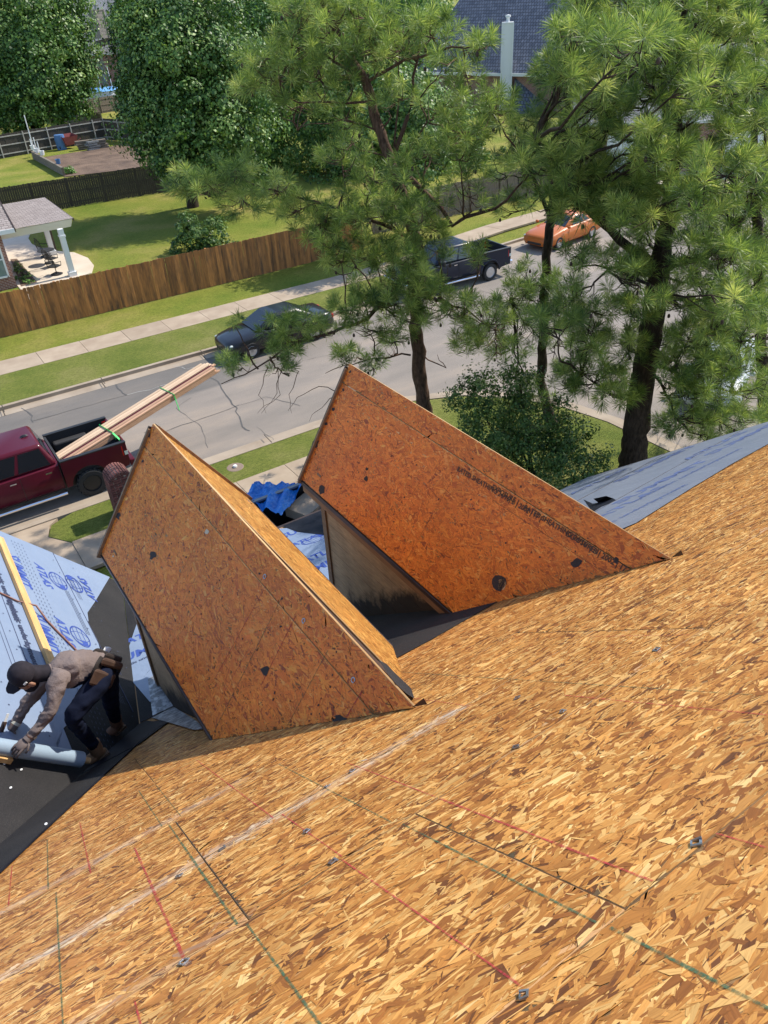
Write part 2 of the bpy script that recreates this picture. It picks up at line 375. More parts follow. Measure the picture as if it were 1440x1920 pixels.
def brick_mat(name, a, b, mor):
    m, nt, bs, N, L = new_mat(name)
    tc = N('ShaderNodeTexCoord'); br = N('ShaderNodeTexBrick'); br.inputs['Scale'].default_value = 1.0
    br.inputs['Brick Width'].default_value = 0.22; br.inputs['Row Height'].default_value = 0.075; br.inputs['Mortar Size'].default_value = 0.008
    br.inputs['Color1'].default_value = (*a, 1); br.inputs['Color2'].default_value = (*b, 1); br.inputs['Mortar'].default_value = (*mor, 1)
    L(tc.outputs['UV'], br.inputs['Vector']); L(br.outputs['Color'], bs.inputs['Base Color']); bs.inputs['Roughness'].default_value = 0.9
    return m
M['brickwall'] = brick_mat('brick_wall', (0.16, 0.05, 0.04), (0.24, 0.09, 0.065), (0.42, 0.37, 0.32))
M['deck_brick'] = simple('deck_brickwork', (0.14, 0.05, 0.038), 0.9, c2=(0.22, 0.085, 0.06), sc=3)
M['brick'] = simple('red_brick', (0.11, 0.038, 0.032), 0.9, c2=(0.20, 0.075, 0.058), sc=16, objvar=0.35, bmp=0.3)
M['mortar'] = simple('pale_mortar', (0.36, 0.30, 0.24), 0.95, c2=(0.62, 0.54, 0.45), sc=30)
M['glass'] = simple('dark_window_glass', (0.012, 0.016, 0.02), 0.04, spec=0.8)
M['glass_pale'] = simple('house_window_glass', (0.14, 0.20, 0.19), 0.08, c2=(0.24, 0.31, 0.30), sc=1.5, spec=0.7)
M['tyre'] = simple('tyre_rubber', (0.018, 0.018, 0.019), 0.8)
M['black_trim'] = simple('black_plastic', (0.013, 0.013, 0.014), 0.5)
M['bedliner'] = simple('black_bed_liner', (0.018, 0.018, 0.02), 0.75, c2=(0.03, 0.03, 0.032), sc=40)
M['chrome'] = simple('bright_chrome', (0.75, 0.75, 0.76), 0.15, 1.0)
M['alloy'] = simple('alloy_wheel', (0.55, 0.56, 0.58), 0.3, 0.8)
M['maroon'] = simple('maroon_car_paint', (0.075, 0.005, 0.014), 0.32, coat=0.15, spec=0.25, c2=(0.085, 0.006, 0.016), sc=1)
M['navy'] = simple('navy_car_paint', (0.010, 0.014, 0.028), 0.3, coat=0.15, spec=0.25, c2=(0.012, 0.017, 0.033), sc=1)
M['black_paint'] = simple('black_car_paint', (0.008, 0.008, 0.010), 0.3, coat=0.5, spec=0.4, c2=(0.010, 0.010, 0.013), sc=1)
M['orange'] = simple('orange_car_paint', (0.45, 0.115, 0.014), 0.4, coat=0.3, spec=0.3, c2=(0.49, 0.13, 0.016), sc=1)
M['white_car'] = simple('silver_white_car_paint', (0.50, 0.54, 0.58), 0.3, coat=0.15, spec=0.25, c2=(0.53, 0.57, 0.61), sc=1)
M['red_lens'] = simple('red_lamp_lens', (0.50, 0.012, 0.012), 0.15)
M['clear_lens'] = simple('clear_lamp_lens', (0.62, 0.66, 0.60), 0.12)
M['strap'] = simple('green_strap', (0.02, 0.55, 0.11), 0.6)
M['tarp'] = simple('blue_tarp', (0.012, 0.15, 0.55), 0.3, c2=(0.02, 0.24, 0.70), sc=4, coord='World', bmp=0.8, bsc=5, bdist=0.12)
M['shirt'] = simple('taupe_shirt_cloth', (0.155, 0.122, 0.112), 0.9, spec=0.1, c2=(0.20, 0.16, 0.148), sc=5, coord='World', bmp=0.6, bsc=16, bdist=0.03)
M['jeans'] = simple('dark_navy_jeans', (0.006, 0.009, 0.022), 0.9, spec=0.1, c2=(0.011, 0.015, 0.033), sc=8, coord='World', bmp=0.4, bsc=16)
M['cap'] = simple('charcoal_cap_cloth', (0.020, 0.018, 0.022), 0.85, spec=0.1, c2=(0.032, 0.028, 0.034), sc=20)
M['belt'] = simple('black_belt_leather', (0.010, 0.009, 0.010), 0.6, c2=(0.03, 0.02, 0.016), sc=10)
M['pouch'] = simple('brown_pouch_leather', (0.045, 0.022, 0.014), 0.7, c2=(0.085, 0.045, 0.026), sc=9)
M['boot'] = simple('tan_work_boot', (0.21, 0.105, 0.045), 0.8, c2=(0.28, 0.15, 0.07), sc=14)
M['boot_b'] = simple('brown_work_boot', (0.16, 0.068, 0.035), 0.8, c2=(0.21, 0.10, 0.05), sc=14)
M['sole'] = simple('boot_sole', (0.15, 0.09, 0.05), 0.85)
M['skin'] = simple('skin_tone', (0.30, 0.15, 0.09), 0.6)
M['glove'] = simple('grey_brown_glove', (0.12, 0.095, 0.09), 0.9, spec=0.1, c2=(0.17, 0.14, 0.13), sc=30)
M['glove_pale'] = simple('pale_knit_cuff', (0.55, 0.52, 0.42), 0.9)
M['roll'] = simple('slate_roll_skin', (0.24, 0.32, 0.40), 0.4, c2=(0.28, 0.36, 0.44), sc=3)
M['hose'] = simple('red_brown_hose', (0.20, 0.085, 0.06), 0.5)
M['iron'] = simple('black_wrought_iron', (0.02, 0.018, 0.017), 0.6)
M['red_tool'] = simple('faded_red_plastic', (0.20, 0.035, 0.035), 0.7, c2=(0.26, 0.06, 0.05), sc=5)
M['blue_tool'] = simple('faded_blue_plastic', (0.07, 0.16, 0.34), 0.6)
M['timber_grey'] = simple('grey_landscape_timber', (0.13, 0.105, 0.08), 0.9, c2=(0.22, 0.18, 0.14), sc=5, coord='World')
M['grey_metal'] = simple('grey_metal', (0.25, 0.26, 0.27), 0.5, 0.6)
M['scrap'] = simple('dark_felt_scrap', (0.022, 0.016, 0.015), 0.8, c2=(0.04, 0.03, 0.028), sc=40)
M['ash'] = simple('light_wood_chip', (0.62, 0.5, 0.33), 0.8)

# ================================================================== THE SETTING: ground, road, kerbs, pavements
def mesh_mixed(name, V, F0, Fq, mats, mi, col=None, uvq=None):
    """F0: list of small polygons (first), Fq: array of quads"""
    me = bpy.data.meshes.new(name); V = np.asarray(V, np.float32); nq = len(Fq)
    tot0 = [len(f) for f in F0]; loops = np.concatenate([np.array([i for f in F0 for i in f], np.int32), np.asarray(Fq, np.int32).ravel()])
    starts = np.concatenate([np.cumsum([0]+tot0[:-1]), sum(tot0)+np.arange(nq)*4]).astype(np.int32)
    me.vertices.add(len(V)); me.vertices.foreach_set('co', V.ravel())
    me.loops.add(len(loops)); me.loops.foreach_set('vertex_index', loops)
    me.polygons.add(len(starts)); me.polygons.foreach_set('loop_start', starts)
    for m in mats: me.materials.append(m)
    me.polygons.foreach_set('material_index', np.asarray(mi, np.int32))
    if uvq is not None:
        uv = np.zeros((len(loops), 2), np.float32); uv[sum(tot0):] = uvq.reshape(-1, 2)
        l = me.uv_layers.new(name='UVMap'); l.data.foreach_set('uv', uv.ravel())
    me.update(calc_edges=True)
    if col is not None:
        a = me.attributes.new('col', 'FLOAT_COLOR', 'FACE'); c = np.ones((len(starts), 4), np.float32)
        c[len(F0):, :3] = col; a.data.foreach_set('color', c.ravel())
    return me
def clip_poly(poly, a, b, c):                 # keep a*x+b*y+c >= 0
    out = []; n = len(poly)
    for i in range(n):
        p, q = poly[i], poly[(i+1) % n]; dp = a*p[0]+b*p[1]+c; dq = a*q[0]+b*q[1]+c
        if dp >= 0: out.append(p)
        if (dp >= 0) != (dq >= 0):
            t = dp/(dp-dq); out.append((p[0]+t*(q[0]-p[0]), p[1]+t*(q[1]-p[1])))
    return out
def sheet(name, poly, z, m, kind='structure', thick=0.0):
    mb = MB()
    if thick: mb.prism([(x, y, z-thick) for x, y in poly], (0, 0, thick))
    else: mb.quad(*[(x, y, z) for x, y in poly])
    o = mb.build(name, m)
    if kind: o['kind'] = kind
    return o
def strip_poly(line, off):                    # offset a polyline to its left side by off
    out = []
    for i, p in enumerate(line):
        a = line[max(i-1, 0)]; b = line[min(i+1, len(line)-1)]
        d = np.array([b[0]-a[0], b[1]-a[1]], float); d /= np.linalg.norm(d); out.append((p[0]-d[1]*off, p[1]+d[0]*off))
    return out
sheet('ground', [(-400, -120), (500, -120), (500, 600), (-400, 600)], -0.02, M['lawn'])
far_kerb = [(-45, 28.5), (0, 28.5), (12, 28.5), (17, 28.75), (20, 29.7), (23, 30.7), (28, 31.55), (36, 32.2), (60, 33)]
near_kerb = [(-45, 20.15), (1.05, 20.15), (3, 20.15), (10.2, 20.1), (13.4, 19.75), (15.2, 18.9), (16.5, 17.5), (17.25, 16), (17.6, 14.4), (17.7, 8), (17.7, -30)]
sheet('road', near_kerb[::-1]+[] + far_kerb + [(60, -30)], 0.0, M['road'])
def kerb_run(name, line, side):
    """gutter pan on the road side, raised kerb behind; side=+1 when the verge lies on the left of the line"""
    mb = MB(); pan = strip_poly(line, -0.50*side); back = strip_poly(line, 0.17*side)
    for i in range(len(line)-1):
        a, b, c, d = line[i], line[i+1], pan[i+1], pan[i]
        mb.quad((a[0], a[1], 0.006), (b[0], b[1], 0.006), (c[0], c[1], 0.006), (d[0], d[1], 0.006))
        e, f = back[i+1], back[i]
        mb.prism([(a[0], a[1], -0.01), (b[0], b[1], -0.01), (e[0], e[1], -0.01), (f[0], f[1], -0.01)], (0, 0, 0.145))
    o = mb.build(name, M['kerb']); o['kind'] = 'structure'
    return o
kf = kerb_run('kerb', far_kerb, 1); kn = kerb_run('kerb', near_kerb, -1)
def joint(parent, a, b, w, z, m=None, name='kerb_joint'):
    mb = MB(); a = Vector((a[0], a[1], z)); b = Vector((b[0], b[1], z)); d = (b-a).normalized(); s = Vector((-d.y, d.x, 0))*w/2
    mb.quad(a-s, b-s, b+s, a+s); return mb.build(name, m or M['dark_gap'], parent)
for x in (-1.9, 1.75, 5.35, 9.4): joint(kf, (x, 28.0), (x+.04, 28.68), 0.03, 0.1395)
for x in (-1.9, 1.75, 5.35, 9.4): joint(kf, (x-.02, 27.98), (x, 28.5), 0.03, 0.011)
for x in (5.6, 8.3): joint(kn, (x, 19.98), (x+.03, 20.62), 0.03, 0.1395)
sheet('verge', [(-45, 28.64), (12, 28.64), (17, 28.9), (20, 29.85), (23, 30.85), (27, 31.6), (27, 33.0), (20, 31.72), (-45, 31.62)], 0.12, M['verge'], thick=0.13)
sheet('verge', [(1.6, 18.54), (1.15, 19.2), (1.35, 19.7), (2.0, 19.98), (10.2, 19.93), (13.3, 19.58), (15.0, 18.75), (16.3, 17.4), (17.05, 16), (17.4, 14.4), (17.5, 8), (10, 6), (9.9, 16.9), (9.6, 18.54)], 0.12, M['verge'], thick=0.13)
def slabs(line, w, z, step_pts, label=None):
    """pavement slabs along a polyline of joint points, each slab its own piece under one structure"""
    base = MB(); L2 = strip_poly(line, w)
    for i in range(len(line)-1):
        a, b, c, d = line[i], line[i+1], L2[i+1], L2[i]
        base.quad((a[0], a[1], z-0.03), (b[0], b[1], z-0.03), (c[0], c[1], z-0.03), (d[0], d[1], z-0.03))
    root = base.build('pavement', M['dark_gap']); root['kind'] = 'structure'
    for i in range(len(line)-1):
        a, b, c, d = [np.array(q, float) for q in (line[i], line[i+1], L2[i+1], L2[i])]
        u = (b-a)/np.linalg.norm(b-a)*0.008
        mb = MB(); dz = random.uniform(-.004, .004)
        mb.prism([(*(a+u), z-0.1+dz), (*(b-u), z-0.1+dz), (*(c-u), z-0.1+dz), (*(d+u), z-0.1+dz)], (0, 0, 0.1))
        mb.build('paving_slab', M['conc'], root)
    return root
ln = [(0.4+1.79*(k-5), 31.58) for k in range(0, 17)]
ln += [(23.0, 31.95), (25.2, 32.6), (27.4, 33.2), (29.8, 33.6), (32.2, 33.8), (35, 34)]
slabs(ln, 1.5, 0.13, None)
slabs([(1.6+1.6*k, 17.1) for k in range(0, 6)], 1.45, 0.125, None)
sheet('driveway', [(-9, -2), (1.6, -2), (1.6, 17.1), (1.6, 18.6), (1.15, 19.25), (1.3, 19.75), (1.6, 20.0), (-9, 20.0)], 0.10, M['conc'], thick=0.11)
# road cracks
mb = MB()
def crack(pts, w, m=0, z=0.008):
    pts = [Vector((p[0], p[1], z)) for p in pts]; q = []
    for a, b in zip(pts, pts[1:]):
        n = max(2, int((b-a).length/0.35))
        for i in range(n): q.append(a.lerp(b, i/n)+Vector((random.gauss(0, .035), random.gauss(0, .035), 0)))
    q.append(pts[-1]); mb.cur = m
    for a, b in zip(q, q[1:]):
        d = (b-a).normalized(); s = Vector((-d.y, d.x, 0))*w*random.uniform(.18, .42); mb.quad(a-s, b-s, b+s, a+s)
for pts, w in ([[(375, 695), (408, 715), (442, 765), (455, 800), (468, 808)], .07], [[(450, 760), (400, 778), (320, 805), (270, 830)], .045], [[(218, 722), (226, 734), (238, 741)], .07], [[(40, 765), (58, 780), (62, 792)], .08],
               [[(62, 790), (150, 765), (238, 741)], .04], [[(330, 860), (300, 800), (270, 812)], .03], [[(560, 760), (500, 745), (450, 760)], .03], [[(900, 545), (935, 552), (975, 548)], .05], [[(480, 800), (520, 830), (560, 815)], .02],
               [[(420, 720), (470, 700), (560, 680), (640, 660)], .02], [[(360, 745), (330, 765), (380, 800), (390, 840)], .02]):
    crack([G(*p)[:2] for p in pts], w)
for pts, w in ([[(238, 741), (300, 725), (345, 712)], .04], [[(330, 685), (350, 692), (372, 688)], .04]): crack([G(*p)[:2] for p in pts], w, 1)
o = mb.build('road_crack', [M['crack'], M['crack_pale']]); o['kind'] = 'structure'

# ================================================================== OUR HOUSE
house = thing('house', 'house under re-roofing, steep bare OSB roof with two dormers, right under the camera', 'house', (4.0, 3.0, 0.0))
PAL_ROOF = (np.array([(.61, .345, .110), (.51, .238, .058), (.39, .158, .033), (.25, .088, .018), (.13, .045, .012), (.70, .46, .18)]), [.18, .29, .28, .165, .065, .02])
PAL_DORM = (np.array([(.85, .265, .030), (.78, .215, .022), (.67, .165, .016), (.52, .112, .011), (.30, .06, .010), (.85, .34, .065)]), [.24, .34, .24, .10, .03, .05])
PAL_DORM2 = (np.array([(.80, .235, .026), (.72, .19, .020), (.61, .148, .015), (.47, .10, .011), (.28, .058, .010), (.84, .31, .055)]), [.25, .34, .24, .09, .02, .06])
PAL_RIGHT = (np.array([(.60, .33, .085), (.52, .25, .055), (.43, .18, .036), (.32, .12, .024), (.20, .075, .018)]), [.26, .34, .24, .11, .05])
def osb_panel(name, o, u, v, poly, pal, parent, dens=2600, Lm=.085, Wm=.0125, asd=13, wild=.14, expose=None, pale=None, thick=.012, fine=1.0, edge='osb_edge'):
    o = np.asarray(o, float); u = np.asarray(u, float); v = np.asarray(v, float); n = np.cross(u, v)
    k = len(poly); P = np.array(poly, float)
    top = o+P[:, :1]*u+P[:, 1:]*v; bot = top-n*thick
    V = [top, bot]; F0 = [tuple(range(k)), tuple(range(2*k-1, k-1, -1))]+[(i+k, (i+1) % k+k, (i+1) % k, i) for i in range(k)]
    mi = [0, 0]+[2]*k
    lo, hi = P.min(0), P.max(0); N = int(dens*(hi-lo).prod())
    cu = rng.uniform(lo[0], hi[0], N); cv = rng.uniform(lo[1], hi[1], N)
    ok = np.ones(N, bool)
    sgn = np.sign(sum(P[i][0]*P[(i+1) % k][1]-P[(i+1) % k][0]*P[i][1] for i in range(k)))
    for i in range(k):
        a, b = P[i], P[(i+1) % k]; e = (b-a)/np.linalg.norm(b-a); ok &= sgn*(e[0]*(cv-a[1])-e[1]*(cu-a[0])) > 0.004
    if expose is not None: ok &= expose(cu, cv)
    cu, cv = cu[ok], cv[ok]; N = len(cu)
    L = np.clip(rng.lognormal(math.log(Lm), .45, N), .025, .22)*fine; W = np.clip(rng.lognormal(math.log(Wm), .65, N), .0035, .055)*fine
    W = np.minimum(W, L*.45)
    th = np.radians(np.where(rng.random(N) < wild, rng.normal(0, 48, N), rng.normal(0, asd, N)))
    tap0 = rng.choice([1.0, .75, .25], N, p=[.45, .3, .25]); tap1 = rng.choice([1.0, .75, .25], N, p=[.45, .3, .25]); skew = rng.normal(0, .35, N)*W
    ca, sa = np.cos(th), np.sin(th); Q = np.zeros((N, 4, 2))
    for j, (sx, sy) in enumerate(((-1, -1), (1, -1), (1, 1), (-1, 1))):
        x = sx*L/2*(1+rng.normal(0, .20, N))+sy*skew; y = sy*W/2*np.clip((tap0 if sx < 0 else tap1)+rng.normal(0, .12, N), .08, 1.4) + rng.normal(0, .08, N)*W
        Q[:, j, 0] = cu+x*ca-y*sa; Q[:, j, 1] = cv+x*sa+y*ca
    for i in range(k):                            # trim flakes at the sawn edges
        a, b = P[i], P[(i+1) % k]; e = (b-a)/np.linalg.norm(b-a); nn = np.array([-e[1], e[0]])*sgn
        dd = (Q-a)@nn; Q += np.where(dd < .002, .002-dd, 0)[..., None]*nn
    z = rng.uniform(.0002, .0016, N)[:, None]+ (Q[:, :, 0]-cu[:, None])*rng.normal(0, .012, N)[:, None] + (Q[:, :, 1]-cv[:, None])*rng.normal(0, .03, N)[:, None]
    z = np.clip(z, .0001, .0022)
    SV = o+Q[..., :1]*u+Q[..., 1:]*v+z[..., None]*n
    V.append(SV.reshape(-1, 3)); Fq = (2*k+np.arange(N*4)).reshape(N, 4)
    col = pal[0][rng.choice(len(pal[0]), N, p=pal[1])]*np.exp(rng.normal(0, .10, N))[:, None]
    if pale is not None:
        w = pale(cu, cv)[:, None]; col = col*(1-w)+np.array([.66, .56, .44])*w
    ou = rng.uniform(0, 40, N); ov = rng.uniform(0, 40, N); uv = np.zeros((N, 4, 2))
    for j, (sx, sy) in enumerate(((0, 0), (1, 0), (1, 1), (0, 1))): uv[:, j, 0] = ou+sx*L; uv[:, j, 1] = ov+sy*W
    me = mesh_mixed(name, np.concatenate(V), F0, Fq, [M['osb'], M['strand'], M[edge]], mi+[1]*N, np.clip(col, 0, .85), uv)
    return link(name, me, parent)
# main roof deck
SEC = math.hypot(TM, 1)
U_MAIN = np.array([1., 0, 0]); V_MAIN = np.array([0, 1, -TM])/SEC; O_MAIN = np.array([0, 0, MZ(0)])
def mp(x, y, h=0.0):
    p = O_MAIN+U_MAIN*x+V_MAIN*(y*SEC)+N_MAIN*h; return tuple(p)
mb = MB()                                          # rafters' bulk below the sheathing
def solid_under(mb, corners, d): mb.prism([Vector(c) for c in corners], (0, 0, -d))
solid_under(mb, [mp(-4.2, -.9, -.016), mp(10.8, -.9, -.016), mp(10.8, 9.25, -.016), mp(5.2, 9.25, -.016), mp(5.2, 5.95, -.016), mp(.6, 5.95, -.016), mp(-4.2, -1.0, -.016)][:6]+[mp(-4.2, -.9, -.016)][:0], .14)
roof_frame = mb.build('roof_frame', M['trim'], house)
def seen(cu, cv):
    y = cv/SEC; lim = np.where(cu > 1.9, 3.50+.137*(cu-2.33)+.12, np.where(cu > 0.75, 7.0, 9.9))
    lim = np.where(cu > 5.0, 3.95+.145*(cu-5.48)+.12, lim)
    d1 = (np.abs(cu-1.64) < .62) & (y > 4.2)
    return (y < lim) & ~d1
def pale_streak(cu, cv):
    y = cv/SEC; w = np.exp(-((y-2.13-.01*np.sin(cu*5))/.035)**2)*.75*(cu < 1.75)
    w += np.exp(-((y-2.83)/.03)**2)*.5*(cu < .7)+np.exp(-((y-1.50)/.02)**2)*.3*(cu < .3)
    return w*rng.uniform(.2, 1, len(cu))
rows = [(-.86, -.42, 1.3), (-.42, .55, 1.95), (.55, 1.48, .97), (1.48, 2.135, .26), (2.135, 2.77, .26), (2.77, 3.70, 1.45), (3.70, 4.65, .3), (4.65, 5.6, 1.2), (5.6, 6.0, .2), (6.0, 6.55, .2), (6.55, 7.5, 1.4), (7.5, 8.45, .4), (8.45, 9.3, 1.3)]
for y0, y1, xs in rows:
    cuts = sorted({-4.2, 10.85} | {round(xs+2.44*k, 3) for k in range(-3, 6) if -4.0 < xs+2.44*k < 10.6})
    for x0, x1 in zip(cuts, cuts[1:]):
        g = .0015; poly = [(x0+g, y0*SEC+g), (x1-g, y0*SEC+g), (x1-g, y1*SEC-g), (x0+g, y1*SEC-g)]
        # stop at the valley with the left wing: x >= (y-5.195)/1.497
        poly = clip_poly(poly, 1.0, -1/(1.497*SEC), 5.195/1.497)
        if y0 > 5.9: poly = clip_poly(poly, 1.0, 0, -5.15) if len(poly) > 2 else poly
        if len(poly) < 3: continue
        far = max(abs(x0+x1)/2-2, 0)+y0
        osb_panel('osb_panel', O_MAIN, U_MAIN, V_MAIN, poly, PAL_ROOF, house, dens=3200 if far < 4 else 2200, expose=seen, pale=pale_streak,
                  Lm=.095, Wm=.0175, asd=17, wild=.23, edge='osb')
# printed marking lines, staple clips
def mline(x0, y0, x1, y1, w, m, name='marking_line', h=.0032):
    w *= .72
    a = np.array(mp(x0, y0, h)); b = np.array(mp(x1, y1, h)); d = (b-a)/np.linalg.norm(b-a); s = np.cross(N_MAIN, d)*w/2
    MBq = MB(); n = max(1, int(np.linalg.norm(b-a)/.12)); wprev = 1.0
    for i in range(n):
        p = a+(b-a)*i/n; q = a+(b-a)*(i+1)/n; w0 = wprev; w1 = random.uniform(.7, 1.25); wprev = w1
        MBq.quad(p-s*w0, q-s*w1, q+s*w1, p+s*w0)
    return MBq.build(name, M[m], house)
for a in ((-.61, 2.87, -.62, 3.5, .010), (-.203, 2.69, -.205, 3.66, .011), (.025, 1.49, .026, 2.71, .016), (.61, 2.13, .61, 3.68, .008), (.645, .56, .64, 1.48, .010), (.65, 1.5, .65, 2.12, .009), (1.085, .56, 1.085, 1.47, .012), (1.085, 1.5, 1.085, 2.27, .007),
          (1.32, .30, 1.32, .55, .010), (1.95, .78, 1.95, 1.65, .009), (-.154, .9, -.154, 1.44, .010), (2.62, 1.5, 2.62, 2.1, .006), (1.75, 2.1, 1.75, 2.7, .006)): mline(*a, 'red_line')
for a in ((-.412, 2.79, -.412, 3.65, .010), (-.375, 1.5, -.375, 2.69, .009), (.193, 2.79, .193, 3.69, .008), (.222, 1.49, .225, 2.76, .013), (.247, .57, .247, 1.46, .011), (.895, .57, .90, 1.46, .010), (.885, 1.5, .89, 2.76, .007), (.895, .12, .90, .535, .013),
          (2.08, .9, 2.05, 3.2, .007), (.30, 2.8, .30, 3.6, .006)): mline(*a, 'green_line')
mline(.263, 1.5, .262, 2.75, .008, 'dark_gap' if False else 'pencil', 'panel_gap')
def hclip(x, y, s=.03, a=0.3):
    mb = MB(); o = Vector(mp(x, y, .004)); ez = Vector(N_MAIN); ex = (Vector(U_MAIN)*math.cos(a)+Vector(V_MAIN)*math.sin(a)); ey = ez.cross(ex)
    R = Matrix((ex, ey, ez)).transposed()
    for dx, dy, w, h in ((-.4, 0, .24, .9), (.4, 0, .24, .9), (0, -.33, .6, .22), (0, .4, .5, .16)):
        mb.box(o+R @ Vector((dx*s, dy*s, random.uniform(0, .004))), (w*s, h*s, .004), R @ Matrix.Rotation(random.uniform(-.25, .25), 3, 'X'))
    mb.build('sheathing_clip', M['clip'], house)
for x, y in ((.63, .54), (1.264, .565), (1.81, 1.53), (1.88, 1.885), (.613, 1.50), (.65, 1.83), (1.045, 2.14), (.02, 1.47), (.14, 2.1), (2.45, 1.55), (3.3, 1.5), (1.5, 1.49), (.9, 2.13), (.35, 2.12)): hclip(x, y, random.uniform(.026, .034), random.uniform(0, 1.2))

# left wing roof, low front roof
wing_poly = [(-3.2, 9.65), (1.56, 9.65), (.907, 6.55), (-4.2, -1.09), (-4.2, 9.65)]
mb = MB(); solid_under(mb, [(x, y, WZ(x)) for x, y in [(-2.6, 9.65), (1.25, 9.65), (.48, 6.0), (-2.66, 1.30)]], .12); mb.build('wing_roof', M['osb'], house)
mb = MB(); solid_under(mb, [(.54, 6.0, LZ(6.0)), (1.24, 9.35, LZ(9.35)), (5.14, 9.35, LZ(9.35)), (5.14, 6.0, LZ(6.0))], .14); mb.build('porch_roof', M['osb'], house)
mb = MB(); mb.box((3.25, 9.42, LZ(9.35)-.12), (3.8, .13, .13)); mb.build('gutter', M['drip'], house)
mb = MB(); mb.beam((1.28, 9.60, WZ(1.28)-.14), (-2.6, 9.60, WZ(-2.6)-.14), .04, .16); mb.build('rake_board', M['drip'], house)
# walls below (mostly out of sight)
mb = MB(); mb.prism([(.3, 0, 0), (10.4, 0, 0), (10.4, 8.7, 0), (.3, 8.7, 0)], (0, 0, 2.75)); mb.prism([(-2.3, 0, 0), (.3, 0, 0), (.3, 9.4, 0), (-2.3, 9.4, 0)], (0, 0, 5.0)); mb.build('wall', M['deck_brick'], house)
def rect_sheet(name, P, n, off, m, cuts=1, parent=house, wob=0.0):
    """a sheet of felt or fabric lying on a roof plane, P = outline points on that plane"""
    n = np.asarray(n); mb = MB(); mb.prism([np.array(p)+n*off for p in P], n*.002); return mb.build(name, m, parent)
def wp(x, y): return (x, y, WZ(x))
def lp(x, y): return (x, y, LZ(y))
# black valley membrane: on the wing side and on the main side of the valley
rect_sheet('valley_membrane', [wp((y-5.195)/1.497-(.0 if True else 0), y) for y in (1.4, 6.0)]+[wp(1.29, 9.63), wp(.35, 9.63), wp(-.15, 6.9), wp(-3.35+.45, 1.4)], N_WING, .005, M['felt'])
mm_edge = [on_main(0, 1640), on_main(60, 1583), on_main(130, 1517), on_main(200, 1452), on_main(262, 1394), on_main(300, 1365), on_main(330, 1350)]
e0 = mm_edge[0]
rect_sheet('valley_membrane', [mp(-3.4, .1), mp(e0[0]-2.2, e0[1]-2.79)]+[tuple(p) for p in mm_edge]+[mp(.70, 5.62), mp(.66, 5.8), mp(.62, 5.98), mp(.53, 5.98)], N_MAIN, .007, M['felt'])
rect_sheet('valley_membrane', [lp(.56, 6.02), lp(1.23, 9.3), lp(1.34, 9.3), lp(.74, 6.02)], N_LOW, .005, M['felt'])
# fresh smooth membrane piece where the worker stands (dark in the dormer's shade)
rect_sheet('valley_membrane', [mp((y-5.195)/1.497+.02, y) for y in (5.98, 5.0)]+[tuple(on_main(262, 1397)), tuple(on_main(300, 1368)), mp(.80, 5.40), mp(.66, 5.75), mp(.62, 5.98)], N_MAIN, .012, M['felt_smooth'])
mb = MB()
for a, b in zip(mm_edge, mm_edge[1:]):
    mb.beam(tuple(a+N_MAIN*.012), tuple(b+N_MAIN*.012), .012, .01, tuple(N_MAIN))
mb.build('membrane_edge', M['felt_smooth'], house)
# underlayment on the wing, three lapped courses running along the eave direction
jag = [(205, 1083), (193, 1103), (178, 1128), (163, 1150), (165, 1166), (172, 1182), (182, 1206), (190, 1232), (197, 1262), (165, 1310), (140, 1345), (117, 1368), (126, 1390), (133, 1408)]
rect_sheet('underlayment', [wp(.50, 9.66)]+[tuple(on_wing(*p)) for p in jag[:5]]+[wp(.50, 7.9)], N_WING, .009, M['under'])
rect_sheet('underlayment', [wp(-.24, 9.665), wp(.545, 9.665), wp(.545, 7.55)]+[tuple(on_wing(*p)) for p in jag[7:]]+[tuple(on_wing(95, 1412)), wp(-.24, 5.24)], N_WING, .013, M['under'])
rect_sheet('underlayment', [wp(-1.0, 9.67), wp(-.20, 9.67), wp(-.21, 6.0), wp(-.225, 5.25), wp(-.58, 5.16), wp(-1.0, 5.1)], N_WING, .017, M['under'])
rect_sheet('underlayment', [wp(-2.6, 9.66), wp(-.97, 9.66), wp(-.97, 4.9), wp(-2.6, 3)], N_WING, .013, M['under'])
# low roof underlayment left of dormer one and between the dormers
rect_sheet('underlayment', [tuple(on_low(258, 1168)), tuple(on_low(247, 1200)), tuple(on_low(238, 1228)), tuple(on_low(240, 1252)), tuple(on_low(234, 1262)), lp(.75, 6.3), lp(1.3, 6.3), lp(1.6, 8.8), lp(1.4, 9.2)], N_LOW, .011, M['under'])
rect_sheet('underlayment', [lp(1.8, 6.05), lp(5.1, 6.05), lp(5.1, 8.75), lp(4.1, 9.0), lp(3.72, 9.36), lp(1.6, 9.35)], N_LOW, .011, M['under'])
rect_sheet('underlayment', [lp(3.9, 8.95), lp(4.15, 8.4), lp(4.5, 8.15), lp(4.8, 8.5), lp(5.12, 9.35), lp(3.85, 9.35)], N_LOW, .016, M['felt_smooth'])
